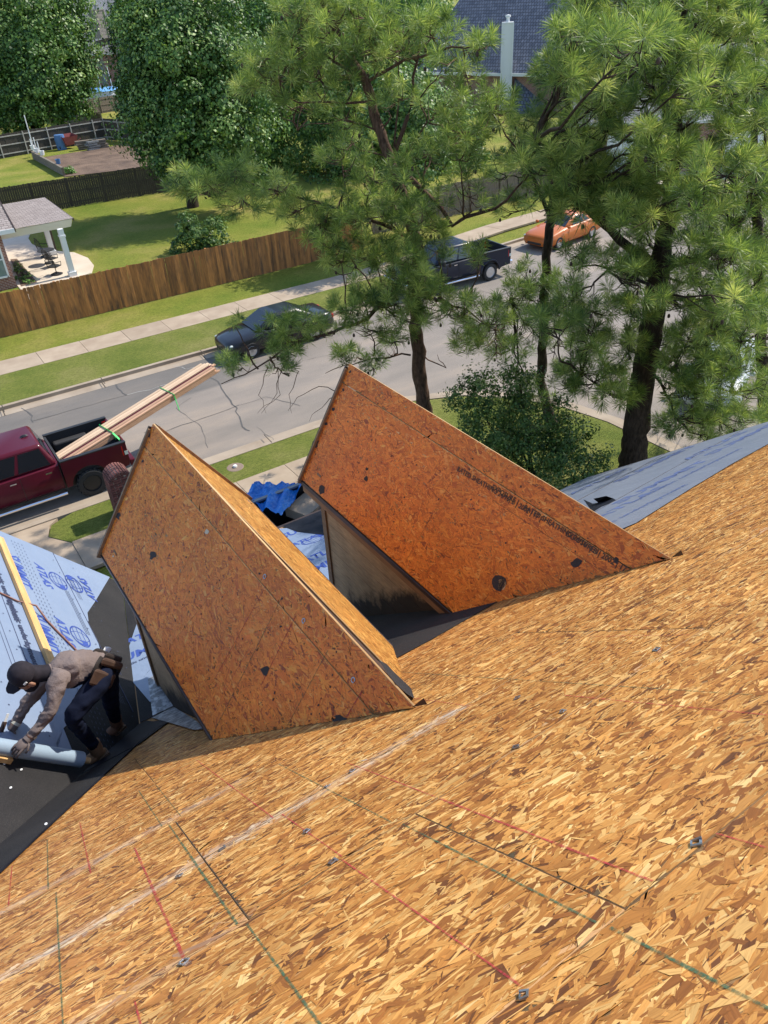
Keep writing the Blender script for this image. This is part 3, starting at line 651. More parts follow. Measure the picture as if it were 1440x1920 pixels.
# main slope: felt strip between the dormers, grey-blue sheets at the right
rect_sheet('underlayment', [mp(2.1, 3.60), mp(2.6, 3.61), mp(3.36, 3.70), mp(4.0, 3.80), mp(5.48, 3.95), mp(5.48, 6.0), mp(2.0, 6.0)], N_MAIN, .006, M['felt'])
rb = [(5.35, 3.90)]+[tuple(on_main(*p)[:2]) for p in ((1300, 915), (1370, 873), (1439, 835))]+[(10.86, 4.74)]
rect_sheet('underlayment', [mp(5.2, 3.95)]+[mp(*p) for p in rb]+[mp(10.86, 6.15), mp(5.2, 5.15)], N_MAIN, .012, M['under_grey'])
rect_sheet('underlayment', [mp(5.2, 5.05), mp(10.87, 6.05), mp(10.87, 7.5), mp(5.2, 6.35)], N_MAIN, .009, M['under_grey'])
rect_sheet('underlayment', [mp(5.2, 6.25), mp(10.87, 7.4), mp(10.87, 9.32), mp(5.2, 9.32)], N_MAIN, .006, M['under_grey'])
mb = MB()
for a, b in (((5.2, 5.16), (10.86, 6.16)), ((5.2, 6.36), (10.86, 7.51))): mb.beam(mp(*a, .012), mp(*b, .012), .012, .006, tuple(N_MAIN))
mb.build('sheet_lap', M['drip'], house)
mb = MB(); mb.beam(mp(10.88, -.6, -.07), mp(10.88, 9.3, -.07), .04, .16); mb.build('rake_board', M['drip'], house)

# ---- lettering
def lettering(text, o, ux, vy, n, size, m, name='printed_lettering', parent=house, align='CENTER', off=.0035, shear=0.0, sx=1.0, bold=.03):
    cu = bpy.data.curves.new('lettering', 'FONT'); cu.body = text; cu.size = size; cu.align_x = align; cu.align_y = 'CENTER'; cu.shear = shear; cu.resolution_u = 2; cu.offset = size*bold
    t = bpy.data.objects.new('lettering', cu); COL.objects.link(t); dg = bpy.context.evaluated_depsgraph_get(); dg.update()
    me = bpy.data.meshes.new_from_object(t.evaluated_get(dg)); bpy.data.objects.remove(t); bpy.data.curves.remove(cu)
    o = Vector(o)+Vector(n)*off; ux = Vector(ux); vy = Vector(vy)
    for v in me.vertices: v.co = o+ux*(v.co.x*sx)+vy*v.co.y
    me.materials.clear(); me.materials.append(M[m]); me.name = name
    return link(name, me, parent)
def globe(o, ux, vy, n, r, m='ink', parent=house, off=.0035):
    """half-globe emblem: rim, meridians, parallels and a land patch, as flat print"""
    o = Vector(o)+Vector(n)*off; ux = Vector(ux); vy = Vector(vy); mb = MB()
    def P(x, y): return o+ux*(x*r)+vy*(y*r)
    def line(pts, w):
        for (x0, y0), (x1, y1) in zip(pts, pts[1:]):
            d = Vector((x1-x0, y1-y0)); L = d.length or 1; s = Vector((-d.y, d.x))/L*w/2
            mb.quad(P(x0-s.x, y0-s.y), P(x1-s.x, y1-s.y), P(x1+s.x, y1+s.y), P(x0+s.x, y0+s.y))
    el = lambda a, b, t0, t1, k=18: [(a*math.cos(t0+(t1-t0)*i/k), b*math.sin(t0+(t1-t0)*i/k)) for i in range(k+1)]
    line(el(1.25, .72, 0, 2*math.pi, 28), .09)
    for a in (.45, .9): line(el(a*1.25, .72, math.pi/2, 3*math.pi/2), .05); line(el(a*1.25, .72, -math.pi/2, math.pi/2), .05)
    for y in (-.36, 0, .36):
        w = 1.25*math.sqrt(1-(y/.72)**2); line([(-w, y), (-w/3, y-.05), (w/3, y-.05), (w, y)], .05)
    z = Vector(n)*.0004
    mb.add([P(x, y)+z for x, y in ((.55, .45), (.85, .40), (1.08, .18), (1.12, -.2), (.85, -.35), (.95, -.1), (.7, .05), (.62, -.25), (.45, .1))], [tuple(range(9))])
    return mb.build('printed_emblem', M[m], parent)
YW = np.array([0, -1., 0]); SW = np.array([1, 0, -TW])/math.hypot(1, TW)        # along the wing course / down its slope
def wing_print(px, py, flip=False, size=.17, word='ATLAS', off=.017, sx=1.15, dx=.0):
    p = on_wing(px, py); ux = YW if not flip else -YW; vy = SW if not flip else -SW
    globe(p+vy*(.12), ux, vy, N_WING, .165, off=off); lettering(word, p-vy*.095, ux, vy, N_WING, size, 'ink', off=off, shear=.25, sx=sx)
for px, py, fl in ((92, 1085, False), (152, 1102, True), (132, 1190, False), (12, 1238, False)): wing_print(px, py, fl)
for px, py in ((34, 1070), (84, 1188)): lettering('SUMMIT', on_wing(px, py), YW, SW, N_WING, .20, 'ink', off=.0165, shear=.2, sx=1.1)
for px, py, t in ((40, 1185, 'synthetic underlayment'), (8, 1110, 'synthetic underlayment')): lettering(t, on_wing(px, py), YW, SW, N_WING, .10, 'ink_dark', off=.021, sx=1.3)
mb = MB()                                          # nail guide dashes and solid guide lines
def wl(x, y0, y1, w=.006, off=.018):
    a = np.array(wp(x, y0))+N_WING*off; b = np.array(wp(x, y1))+N_WING*off; s = SW*w/2; mb.quad(a-s, b-s, b+s, a+s)
for k, x in enumerate((.12, .15, .18, .215)):
    y = 9.5
    while y > 5.3: wl(x, y, y-.035, .007); y -= .085
for x in (.585, .60, .615): wl(x, 9.0, 8.5, off=.012); wl(x, 7.4, 6.9, off=.012)
for x in (.46, .475, .49): wl(x, 8.6, 7.6); wl(x, 6.9, 6.3)
for x in (-.30, -.33): wl(x, 8.8, 6.4, off=.021)
for x in (.50, .70, -.25, -.45):
    for k in range(14):
        p = np.array(wp(x, 9.4-.33*k))+N_WING*.0225; s = SW*.007; t = np.array([0, .008, 0]); mb.quad(p-s-t, p+s-t, p+s+t, p-s+t)
gp = mb.build('guide_print', M['ink_dark'], house); gp['kind'] = 'stuff'
mb = MB(); mb.beam(np.array(wp(.545, 9.66))+N_WING*.016, np.array(wp(.535, 6.2))+N_WING*.016, .008, .004, tuple(N_WING)); mb.beam(np.array(wp(-.20, 9.66))+N_WING*.020, np.array(wp(-.21, 6.0))+N_WING*.020, .008, .004, tuple(N_WING)); mb.build('sheet_lap', M['ink_dark'], house)
# low roof print
SL = np.array([0, 1, -TL])/math.hypot(1, TL); XL = np.array([1., 0, 0])
def low_print(px, py, t, size, m='ink', sx=1.0): lettering(t, on_low(px, py), XL, SL, N_LOW, size, m, off=.015, shear=.15, sx=sx)
low_print(275, 1220, 'SUMMIT', .24); low_print(270, 1236, 'synthetic underlayment', .08, 'ink_dark'); low_print(276, 1190, 'ATLAS', .2)
low_print(572, 991, 'SUMMIT', .24); globe(on_low(590, 1012), XL, SL, N_LOW, .17, off=.015); low_print(574, 1014, 'ATLAS', .17); low_print(604, 1040, 'ATLAS', .22); low_print(606, 1062, 'SUMMIT', .24)
for px, py, t, s in ((1180, 945, 'ATLAS', .42), (1240, 905, 'SUMMIT', .5), (1270, 945, 'ATLAS', .45), (1180, 965, 'synthetic underlayment', .20), (1330, 880, 'SUMMIT', .5), (1395, 850, 'ATLAS', .5), (1290, 892, 'synthetic underlayment', .22), (1120, 905, 'ATLAS', .5),
                     (1400, 820, 'SUMMIT', .5), (1340, 838, 'ATLAS', .5), (1230, 870, 'SUMMIT', .55), (1160, 985, 'SUMMIT', .42)):
    if on_main(px, py)[1] < 3.95+.145*(on_main(px, py)[0]-5.48)+s*.9: continue
    lettering(t, on_main(px, py), U_MAIN, V_MAIN, N_MAIN, s*.8, 'ink_faint', off=.016, shear=.2, sx=1.25)
# torn black flap on the right-hand sheet
mb = MB(); f0 = [mp(*on_main(*p)[:2], .014) for p in ((1095, 938), (1112, 946), (1122, 944), (1150, 936), (1157, 940), (1128, 952), (1112, 962))]
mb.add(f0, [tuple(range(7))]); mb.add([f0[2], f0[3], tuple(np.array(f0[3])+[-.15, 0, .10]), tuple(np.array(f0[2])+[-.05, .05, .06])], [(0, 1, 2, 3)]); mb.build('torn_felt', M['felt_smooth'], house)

# ---- dormers
def dormer(xr, half, zr, ze, yf, pal, first):
    rise = zr-ze; Ls = math.hypot(half, rise); ov = .11
    ym = lambda z: (10.52-z)/TM
    xl, xR = xr-half, xr+half; ycheek = yf-.26
    root_mb = MB(); cx0, cx1 = xl+ov, xR-ov; zc = ze+rise*ov/half-.06     # body: cheek walls + gable front
    zb = MZ(ycheek)-.6
    # core body inside the siding
    core = [(cx0+.02, zb), (cx1-.02, zb), (cx1-.02, zc-.05), (xr, zr-.10), (cx0+.02, zc-.05)]
    root_mb.prism([(x, ycheek-.03, z) for x, z in core], (0, -(ycheek-ym(zr)-.25), 0))
    d = root_mb.build('dormer', M['cheek'], house)
    # siding boards on both cheeks (each a board), running down the slope direction of the eave
    for sx, x in ((-1, cx0), (1, cx1)):
        z = zc-.02; hb = .195
        while z > MZ(ycheek)-.25:
            y0 = ycheek; y1 = max(ym(z)-.02, ym(zc)-.1)-.05; z1 = z-hb+.006
            mb = MB(); mb.prism([(x, y0, z), (x, ym(z)-.10, z), (x, ym(z1)-.10, z1), (x, y0, z1)], (-sx*.02, 0, 0)); mb.build('siding_board', M['cheek'], d); z -= hb
    mb = MB(); z = zc; mb.prism([(cx0, ycheek+.0, MZ(ycheek)-.4), (cx1, ycheek, MZ(ycheek)-.4), (cx1, ycheek, zc), (xr, ycheek, zr-.1), (cx0, ycheek, zc)], (0, .02, 0)); mb.build('gable_board', M['trim'], d)
    for x in (cx0-.012, cx1+.012): MB().box((x, ycheek-.03, (MZ(ycheek)+zc)/2), (.02, .09, zc-MZ(ycheek)+.1)).build('corner_board', M['trim'], d)
    # eave trim: drip edge over a trim board, both sides
    for sx, x in ((-1, xl), (1, xR)):
        yb = ym(ze)-.03
        MB().prism([(x, yf, ze-.012), (x, yb, ze-.012), (x, yb-.05, ze-.065), (x, yf, ze-.065)], (sx*.014, 0, 0)).build('drip_edge', M['drip'], d)
        MB().prism([(x-sx*.004, yf-.01, ze-.060), (x-sx*.004, yb-.05, ze-.060), (x-sx*.004, yb-.20, ze-.165), (x-sx*.004, yf-.01, ze-.165)], (-sx*.022, 0, 0)).build('trim_board', M['trim'], d)
        MB().prism([(x-sx*.02, yf-.02, ze-.150), (x-sx*.02, yb-.2, ze-.150), (x-sx*(ov+.02), yb-.2, ze-.150), (x-sx*(ov+.02), yf-.02, ze-.150)], (0, 0, .02)).build('soffit_board', M['trim'], d)
        # rake: dark drip edge and board at the front
        a = Vector((x, yf+.012, ze-.03)); b = Vector((xr, yf+.012, zr-.03))
        MB().beam(a, b, .022, .085).build('rake_board', M['drip'], d)
        MB().beam(a+Vector((0, -.02, -.03)), b+Vector((0, -.02, -.03)), .02, .13).build('rake_trim', M['trim'], d)
    # left slope: two sheets with a gap; right slope likewise
    vl = np.array([half, 0, rise])/Ls; ul = np.array([0, -1., 0]); ol = np.array([xl, yf, ze])
    def back(v): return yf-ym(ze+rise*v/Ls)-.004
    v1 = 1.22
    kw = dict(dens=3600, Lm=.078, Wm=.0135, asd=30, wild=.35)
    osb_panel('osb_panel', ol, ul, vl, [(0, 0), (back(0), 0), (back(v1), v1), (0, v1)], pal, d, **kw)
    osb_panel('osb_panel', ol, ul, vl, [(0, v1+.006), (back(v1+.006), v1+.006), (back(Ls), Ls+.014), (0, Ls+.014)], pal, d, thick=.022, **kw)
    vr = np.array([-half, 0, rise])/Ls; ur = np.array([0, 1., 0]); orr = np.array([xR, 0, ze]); top = Ls-.06
    yb = lambda v: ym(ze+rise*v/Ls)+.004
    osb_panel('osb_panel', orr, ur, vr, [(yb(0), 0), (yf, 0), (yf-.01, Ls-.05), (yb(Ls-.42), Ls-.42)], PAL_RIGHT, d, dens=3600, Lm=.10, Wm=.010, asd=9, wild=.06)
    # ragged felt left in the ridge gap
    mb = MB(); n = 22; pts = []
    for i in range(n+1):
        y = yf-.1-(yf-ym(zr)-.12)*i/n; pts.append(y)
    for y0, y1 in zip(pts, pts[1:]):
        w0 = random.uniform(.02, .05)+.33*(yf-y0)/(yf-ym(zr)); c = Vector((xr+.012, 0, zr-.032))
        mb.quad((xr-.004, y0, zr-.028), (xr-.004, y1, zr-.028), (xr+half*w0, y1, zr-.028-rise*w0), (xr+half*w0, y0, zr-.028-rise*w0))
    mb.build('ridge_gap_felt', M['drip'], d)
    nl = np.cross(ul, vl)
    def lpnt(u, v, h=.0035): return ol+ul*u+vl*v+nl*h
    def lline(u0, v0, u1, v1_, w, m):
        a, b = lpnt(u0, v0), lpnt(u1, v1_); dd = (b-a)/np.linalg.norm(b-a); s = np.cross(nl, dd)*w/2; q = MB(); q.quad(a-s, b-s, b+s, a+s); q.build('marking_line', M[m], d)
    def patch(u, v, r, seed, m='scrap', ax=1.0, rot=0.0):
        rr = random.Random(seed); k = 11; pp = []
        for i in range(k):
            t = 2*math.pi*i/k; R = r*rr.uniform(.65, 1.2); x = R*math.cos(t)*ax; y = R*math.sin(t); pp.append(lpnt(u+x*math.cos(rot)-y*math.sin(rot), v+x*math.sin(rot)+y*math.cos(rot), .004))
        q = MB(); q.add(pp, [tuple(range(k))[::1]]); q.build('felt_scrap', M[m], d)
    return d, lpnt, lline, patch, ol, ul, vl, nl, back, Ls
d1, lp1, ll1, pa1, ol1, ul1, vl1, nl1, bk1, L1 = dormer(1.64, .823, 8.557, 7.362, 6.86, PAL_DORM, True)
d1['label'] = 'nearer left dormer, brown weathered OSB with loose ragged ridge sheet'
d2, lp2, ll2, pa2, ol2, ul2, vl2, nl2, bk2, L2 = dormer(3.94, .76, 8.497, 7.283, 6.95, PAL_DORM2, False)
d2['label'] = 'farther right dormer, orange OSB with black stamped print near its ridge'
def uv_on(px, py, ol, ul, vl, nl):
    p = on_plane(px, py, nl, ol)-ol; return float(p@ul), float(p@vl)
for (a, b, w, m) in (((498, 1100), (405, 1270), .006, 'red_line'), ((530, 1118), (402, 1372), .007, 'green_line'), ((555, 1155), (490, 1285), .008, 'red_line'), ((615, 1220), (540, 1360), .006, 'green_line'), ((680, 1295), (650, 1345), .010, 'red_line'),
                     ((330, 935), (300, 1010), .004, 'pencil'), ((390, 975), (330, 1095), .005, 'pencil'), ((325, 870), (270, 975), .004, 'pencil'), ((250, 895), (222, 960), .004, 'pencil'), ((430, 1075), (270, 1270), .003, 'pencil'), ((470, 1210), (395, 1345), .004, 'red_line')):
    ll1(*uv_on(*a, ol1, ul1, vl1, nl1), *uv_on(*b, ol1, ul1, vl1, nl1), w, m)
for px, py, r, ax in ((287, 1040, .040, 1.7), (222, 967, .045, 1.2), (280, 815, .03, 1), (268, 865, .014, 1.8), (497, 1258, .035, 1.6), (527, 1175, .008, 2), (640, 1350, .03, 2.5), (356, 1109, .008, 1)):
    pa1(*uv_on(px, py, ol1, ul1, vl1, nl1), r, int(px), ax=ax, rot=.6)
for px, py, r in ((388, 997, .022), (213, 1043, .012)): pa1(*uv_on(px, py, ol1, ul1, vl1, nl1), r, int(px), 'ash', 1.8, .5)
for ol_, ul_, vl_, nl_, LL, bk, dd, sd_ in ((ol1, ul1, vl1, nl1, L1, bk1, d1, 3), (ol2, ul2, vl2, nl2, L2, bk2, d2, 4)):
    rr = random.Random(sd_); mb = MB()
    for k in range(130):
        v = rr.uniform(.03, LL-.02); u = rr.choice([.05, .46, .87, 1.27, 1.68, 2.1, 2.5, 2.9, 3.3, 3.7])+rr.gauss(0, .03) if rr.random() < .6 else rr.uniform(.03, 4)
        if u > bk(v)-.03: continue
        o = ol_+ul_*u+vl_*v+nl_*.0042; q_ = rr.uniform(.003, .007); a_ = rr.uniform(0, 3)
        e1 = ul_*math.cos(a_)+vl_*math.sin(a_); e2 = vl_*math.cos(a_)-ul_*math.sin(a_); st = rr.uniform(.6, 1.8); mb.quad(o-e1*q_*st-e2*q_, o+e1*q_*st-e2*q_, o+e1*q_*st+e2*q_, o-e1*q_*st+e2*q_)
    o = mb.build('nail_hole', M['scrap'], dd); o['kind'] = 'stuff'
def ring_clip(lpnt, ul, vl, nl, u, v, d):
    mb = MB(); o = lpnt(u, v, .004)
    for k in range(10):
        t = 2*math.pi*k/11; a = o+ul*math.cos(t)*.016+vl*math.sin(t)*.016; b = o+ul*math.cos(t+.57)*.016+vl*math.sin(t+.57)*.016
        mb.beam(a, b, .007, .003, tuple(nl))
    mb.build('sheathing_clip', M['clip'], d)
for px, py in ((497, 1081), (570, 1164), (663, 1275)): ring_clip(lp1, ul1, vl1, nl1, *uv_on(px, py, ol1, ul1, vl1, nl1), d1)
for (a, b, w, m) in (((715, 795), (655, 900), .003, 'pencil'), ((790, 900), (720, 1010), .004, 'pencil'), ((820, 880), (745, 1060), .003, 'red_line'), ((860, 880), (760, 1055), .004, 'pencil'), ((700, 770), (640, 880), .002, 'red_line'), ((770, 830), (695, 945), .003, 'pencil'), ((920, 935), (1150, 1085), .004, 'pencil')):
    ll2(*uv_on(*a, ol2, ul2, vl2, nl2), *uv_on(*b, ol2, ul2, vl2, nl2), w, m)
for px, py, r, ax in ((592, 832, .05, 1.3), (603, 918, .055, 1.3), (625, 767, .02, 1.6), (612, 795, .02, 1.3), (657, 697, .018, 1), (644, 731, .02, 1), (627, 738, .016, 1.2), (580, 860, .018, 1), (688, 880, .02, 1.2), (687, 898, .03, 1.1), (935, 1092, .075, 1.1), (1082, 1056, .04, 1.3), (1155, 1051, .025, 1.1), (1130, 1100, .012, 1)):
    pa2(*uv_on(px, py, ol2, ul2, vl2, nl2), r, int(px), ax=ax, rot=.4)
pa2(*uv_on(941, 1096, ol2, ul2, vl2, nl2), .045, 5, 'ash' if False else 'osb_edge')
tx = np.array(uv_on(1160, 1060, ol2, ul2, vl2, nl2)) - np.array(uv_on(870, 885, ol2, ul2, vl2, nl2)); tx /= np.linalg.norm(tx)
TU = ul2*tx[0]+vl2*tx[1]; TV = np.cross(nl2, TU)
for px, py, t, s in ((905, 907, 'RATED SHEATHING 24/16', .062), (948, 928, 'EXPOSURE 1', .062), (985, 955, '| B | 2002 | 17 |', .062), (1040, 985, 'RATED SHEATHING 24/16', .062), (1092, 1018, 'EXPOSURE 1', .062), (1140, 1048, '| B | 2002 | 17', .062)):
    lettering(t, on_plane(px, py, nl2, ol2), TU, TV, nl2, s, 'ink_black', 'stamped_lettering', d2, off=.0045, sx=1.0)
# grey felt left on the lower right slope of dormer one, and small flaps at the valley corners
mb = MB(); Q = [(x+15, y) for x, y in [(690, 1243), (705, 1250), (722, 1268), (745, 1290), (757, 1302), (756, 1315), (742, 1306), (722, 1288), (706, 1268)]]
pr = [on_plane(px, py, (1.195, 0, .823), (1.64, 5, 8.557))+np.array([.02, 0, .014]) for px, py in Q]; mb.add(pr, [tuple(range(len(pr)))]); mb.build('felt_scrap', M['felt'], d1)
for c, s in ((mp(1.66, 2.44, .0), 1), (mp(3.96, 2.5, 0), 1)):
    mb = MB(); c = Vector(c); mb.add([c+Vector((-.03, .03, .0)), c+Vector((.05, -.01, .01)), c+Vector((.04, .01, .05))], [(0, 1, 2)]); mb.build('felt_scrap', M['drip'], house)
# step flashing at the left foot of dormer one
mb = MB(); mb.prism([mp(.925, 5.98, .014), mp(.90, 5.0, .014), mp(.87, 4.35, .014), mp(.80, 4.55, .014), mp(.74, 5.3, .014), mp(.68, 5.98, .014)], tuple(N_MAIN*.003)); mb.build('step_flashing', M['flash'], house)
mb = MB(); mb.prism([lp(.93, 6.02), lp(1.0, 6.8), lp(.86, 6.75), lp(.70, 6.02)], tuple(N_LOW*.02)); mb.build('step_flashing', M['flash'], house)

# ================================================================== TREES AND PLANTS
def needle_mesh(tufts, nper, length, width, pal, droop=.25, shoot=.16):
    """tufts: list of (pos, axis); many thin blades around each shoot"""
    T = len(tufts); P = np.array([t[0] for t in tufts]); A = np.array([t[1] for t in tufts]); A /= np.linalg.norm(A, axis=1)[:, None]
    tone = rng.normal(0, 1, T)
    P = np.repeat(P, nper, 0); A = np.repeat(A, nper, 0); N = len(P)
    s = rng.random(N); base = P+A*(s*shoot)[:, None]
    r = rng.normal(0, 1, (N, 3)); r -= (r*A).sum(1)[:, None]*A; r /= np.linalg.norm(r, axis=1)[:, None]
    ang = np.radians(rng.uniform(28, 98, N)-30*s); d = A*np.cos(ang)[:, None]+r*np.sin(ang)[:, None]
    L = length*rng.uniform(.7, 1.15, N); d[:, 2] -= droop*rng.random(N); d /= np.linalg.norm(d, axis=1)[:, None]
    tip = base+d*L[:, None]; tip[:, 2] -= .10*L*rng.random(N)
    mid = base+d*(L*.55)[:, None]
    w = rng.normal(0, 1, (N, 3)); w = np.cross(d, w); w /= np.linalg.norm(w, axis=1)[:, None]; w *= (width*rng.uniform(.6, 1.3, N))[:, None]/2
    V = np.stack([base-w*.6, mid-w, tip, mid+w], 1).reshape(-1, 3)
    tt = np.repeat(tone*.65, nper)+rng.normal(0, .75, N); k = np.clip((tt+2)/4, 0, .999)*(len(pal)-1); i = k.astype(int); f = (k-i)[:, None]
    col = pal[i]*(1-f)+pal[np.minimum(i+1, len(pal)-1)]*f
    return V, np.arange(N*4).reshape(N, 4), col
DENS = 2.7
PAL_PINE = np.array([(.044, .090, .030), (.095, .165, .046), (.195, .285, .072), (.33, .42, .11), (.54, .57, .19)])
PAL_PINE_D = np.array([(.045, .095, .034), (.075, .14, .044), (.12, .20, .056), (.19, .26, .07), (.32, .36, .11)])
def vertical_pt(px, py, base):
    hf = np.dot(np.array([base[0], base[1], 0]), FH); return at_depth(px, py, hf)
def pine(name, label, base, trunk, limbs, clusters, pal, bark, seed, group='pines in the front lawn', nneedle=80, ln=.285, bare=[]):
    r = random.Random(seed); root = thing(name, label, 'pine tree', (base[0], base[1], 0.0), group=group)
    hf0 = np.dot(np.array([base[0], base[1], 0]), FH)
    tp = [np.array([base[0], base[1], -.05])]+[at_depth(px, py, hf0) for px, py, _ in trunk]
    rad = [trunk[0][2]*1.25]+[w for _, _, w in trunk]
    tb = MB(); fine = []; frad = []
    for (a, b, ra, rb_) in zip(tp, tp[1:], rad, rad[1:]):
        n = 6
        for i in range(n): fine.append(a+(b-a)*i/n+np.array([r.gauss(0, .02), r.gauss(0, .02), 0])); frad.append((ra+(rb_-ra)*i/n)*r.uniform(.93, 1.07))
    fine.append(tp[-1]); frad.append(rad[-1]); tb.tube(fine, frad, 12); tb.build('trunk', M[bark], root, smooth=60)
    TF = np.array(fine)
    lb = MB(); tufts = []; nodes = []
    def branch(pts, r0, r1):
        q = []
        for a, b in zip(pts, pts[1:]):
            for i in range(3): q.append(a+(b-a)*i/3+np.array([r.gauss(0, .03) for _ in range(3)]))
        q.append(pts[-1]); lb.tube(q, [r0+(r1-r0)*i/(len(q)-1) for i in range(len(q))], 6); return q
    for L in limbs:                                 # explicit limbs: [(px,py,doff)...], r0, r1
        pts = [at_depth(px, py, hf0+d) for px, py, d in L[0]]
        nodes += branch(pts, L[1], L[2])
    nodes += list(TF[len(TF)//3:])
    for (cx, cy, rx, ry, n, dd) in clusters:
        c = at_depth(cx, cy, hf0+dd); m = r.gauss(0, .5); ND = np.array(nodes)
        cand = ND[(ND[:, 2] < c[2]+.6)] if (ND[:, 2] < c[2]+.6).any() else ND
        st = cand[np.argmin(np.linalg.norm(cand-c-np.array([0, 0, -.5]), axis=1))]
        if np.linalg.norm(st-c) > .5:
            mid = (st+c)/2+np.array([r.gauss(0, .1), r.gauss(0, .1), -.12*np.linalg.norm(c-st)*.5]); q = branch([st, mid, c], .022+.005*np.linalg.norm(c-st), .012)
        else: q = [st, c]
        for _ in range(int(n*DENS)):
            while True:
                u, v = r.uniform(-1, 1), r.uniform(-1, 1)
                if u*u+v*v < 1: break
            p = at_depth(cx+u*rx, cy+v*ry, hf0+dd+r.gauss(0, .75)); ND2 = np.array(q)
            s0 = ND2[np.argmin(np.linalg.norm(ND2-p, axis=1))]; mid = (s0+p)/2+np.array([r.gauss(0, .06), r.gauss(0, .06), -.08])
            lb.tube([s0, mid, p], [.014, .010, .006], 4, cap=False)
            ax = (p-s0)/(np.linalg.norm(p-s0)+1e-6)*.7+np.array([0, 0, .75])+np.array([r.gauss(0, .3) for _ in range(3)]); tufts.append((p, ax))
    for pts, w in bare:
        q = [at_depth(px, py, hf0+d) for px, py, d in pts]; branch(q, w, w*.3)
    lb.build('limb', M[bark], root, smooth=60)
    V, F, colr = needle_mesh(tufts, nneedle, ln, .0115, pal, shoot=.2)
    link('crown', mesh_np('crown', V, F, M['needle'], colr), root)
    for t in tufts[::14]:                            # hanging cones
        mb = MB(); mb.lathe([(.0, -.06), (.028, -.045), (.036, -.01), (.026, .03), (0, .05)], 7, Matrix.Translation(Vector(t[0])+Vector((r.uniform(-.1, .1), r.uniform(-.1, .1), -.12)))); mb.build('pine_cone', M['cone'], root)
    return root
def fill(x0, y0, x1, y1, step, rx, ry, n, seed, dd=0.0, skip=0.0, mask=None):
    r = random.Random(seed); out = []
    y = y0
    while y <= y1:
        x = x0+r.uniform(0, step)
        while x <= x1:
            px, py = x+r.uniform(-.35, .35)*step, y+r.uniform(-.35, .35)*step
            if r.random() >= skip and (mask is None or mask(px, py)): out.append((px, py, rx*r.uniform(.7, 1.2), ry*r.uniform(.7, 1.2), n, dd+r.gauss(0, 1.1)))
            x += step
        y += step*.8
    return out
# pine A: the middle one, trunk bends up-left
clA = [(345, 350, 35, 25, 5, -1), (400, 352, 45, 25, 7, -1), (440, 320, 30, 30, 5, -1), (455, 375, 45, 25, 7, -1), (520, 360, 40, 25, 6, -.5), (560, 395, 40, 30, 8, -.5), (600, 420, 45, 35, 9, -.5), (640, 390, 45, 35, 8, 0), (640, 460, 40, 30, 8, 0),
       (470, 165, 35, 25, 5, .5), (520, 150, 45, 30, 7, .5), (500, 110, 40, 30, 6, .5), (560, 90, 50, 40, 9, .5), (560, 30, 50, 35, 9, .8), (620, 60, 50, 40, 9, 0), (620, 0, 60, 40, 9, .5), (690, 20, 50, 40, 8, 0), (700, 90, 45, 40, 8, 0), (600, 150, 45, 30, 6, 0), (650, 130, 40, 30, 5, 0), (560, 200, 50, 20, 5, 0), (650, 220, 30, 25, 3, .8), (745, 60, 45, 40, 6, .4), (740, 180, 40, 35, 5, 0),
       (760, 90, 50, 40, 6, -.5), (810, 70, 40, 35, 5, -.5), (855, 110, 38, 30, 4, -1), (890, 90, 28, 20, 2, -1), (915, 85, 20, 12, 2, -1.2), (840, 60, 30, 20, 2, -1), (870, 140, 30, 25, 3, -1), (830, 200, 50, 30, 4, -.5), (870, 250, 50, 35, 8, -.8), (920, 210, 45, 40, 9, -1), (800, 290, 45, 35, 5, -.5), (860, 300, 40, 30, 5, -.8),
       (660, 270, 50, 30, 5, .5), (640, 300, 40, 25, 5, .4), (700, 340, 40, 30, 5, 0), (740, 380, 45, 35, 6, -.4), (690, 410, 50, 35, 8, -.4), (760, 440, 45, 35, 8, -.5), (700, 480, 45, 30, 8, -.5), (640, 490, 40, 25, 6, -.5), (740, 510, 40, 30, 7, -.8), (800, 400, 40, 40, 6, -.6), (880, 370, 40, 40, 4, -1),
       (690, 550, 50, 30, 9, -.8), (740, 570, 50, 30, 9, -.8), (790, 550, 45, 35, 9, -1), (830, 580, 45, 35, 8, -1), (870, 590, 40, 30, 7, -1.2), (660, 580, 35, 25, 6, -.8), (700, 620, 45, 20, 5, -.8), (740, 640, 45, 20, 4, -.6), (880, 640, 45, 35, 6, -1.2), (920, 610, 45, 40, 8, -1.2), (930, 660, 40, 30, 5, -1.2),
       (520, 615, 32, 18, 4, -1.2), (570, 605, 32, 18, 5, -1.2), (560, 640, 35, 20, 5, -1.2), (520, 668, 25, 14, 2, -1.3), (610, 625, 28, 16, 3, -1), (540, 660, 30, 20, 4, -1.3), (432, 680, 18, 9, 2, -1.3), (440, 610, 16, 9, 1, -1.3), (530, 700, 20, 12, 2, -1.3), (455, 690, 22, 12, 2, -1.3), (670, 670, 40, 15, 3, -.4), (700, 690, 30, 20, 4, -.4), (640, 665, 20, 12, 2, -.4)]
clA += [(770, 330, 35, 30, 3, -1.6), (790, 420, 40, 35, 5, -1.6), (770, 480, 40, 35, 5, -1.6), (800, 520, 40, 30, 5, -1.6), (770, 540, 40, 30, 5, -1.6), (760, 600, 40, 25, 4, -1.6), (900, 480, 25, 22, 3, -1.4), (820, 470, 30, 30, 4, -1.2)]
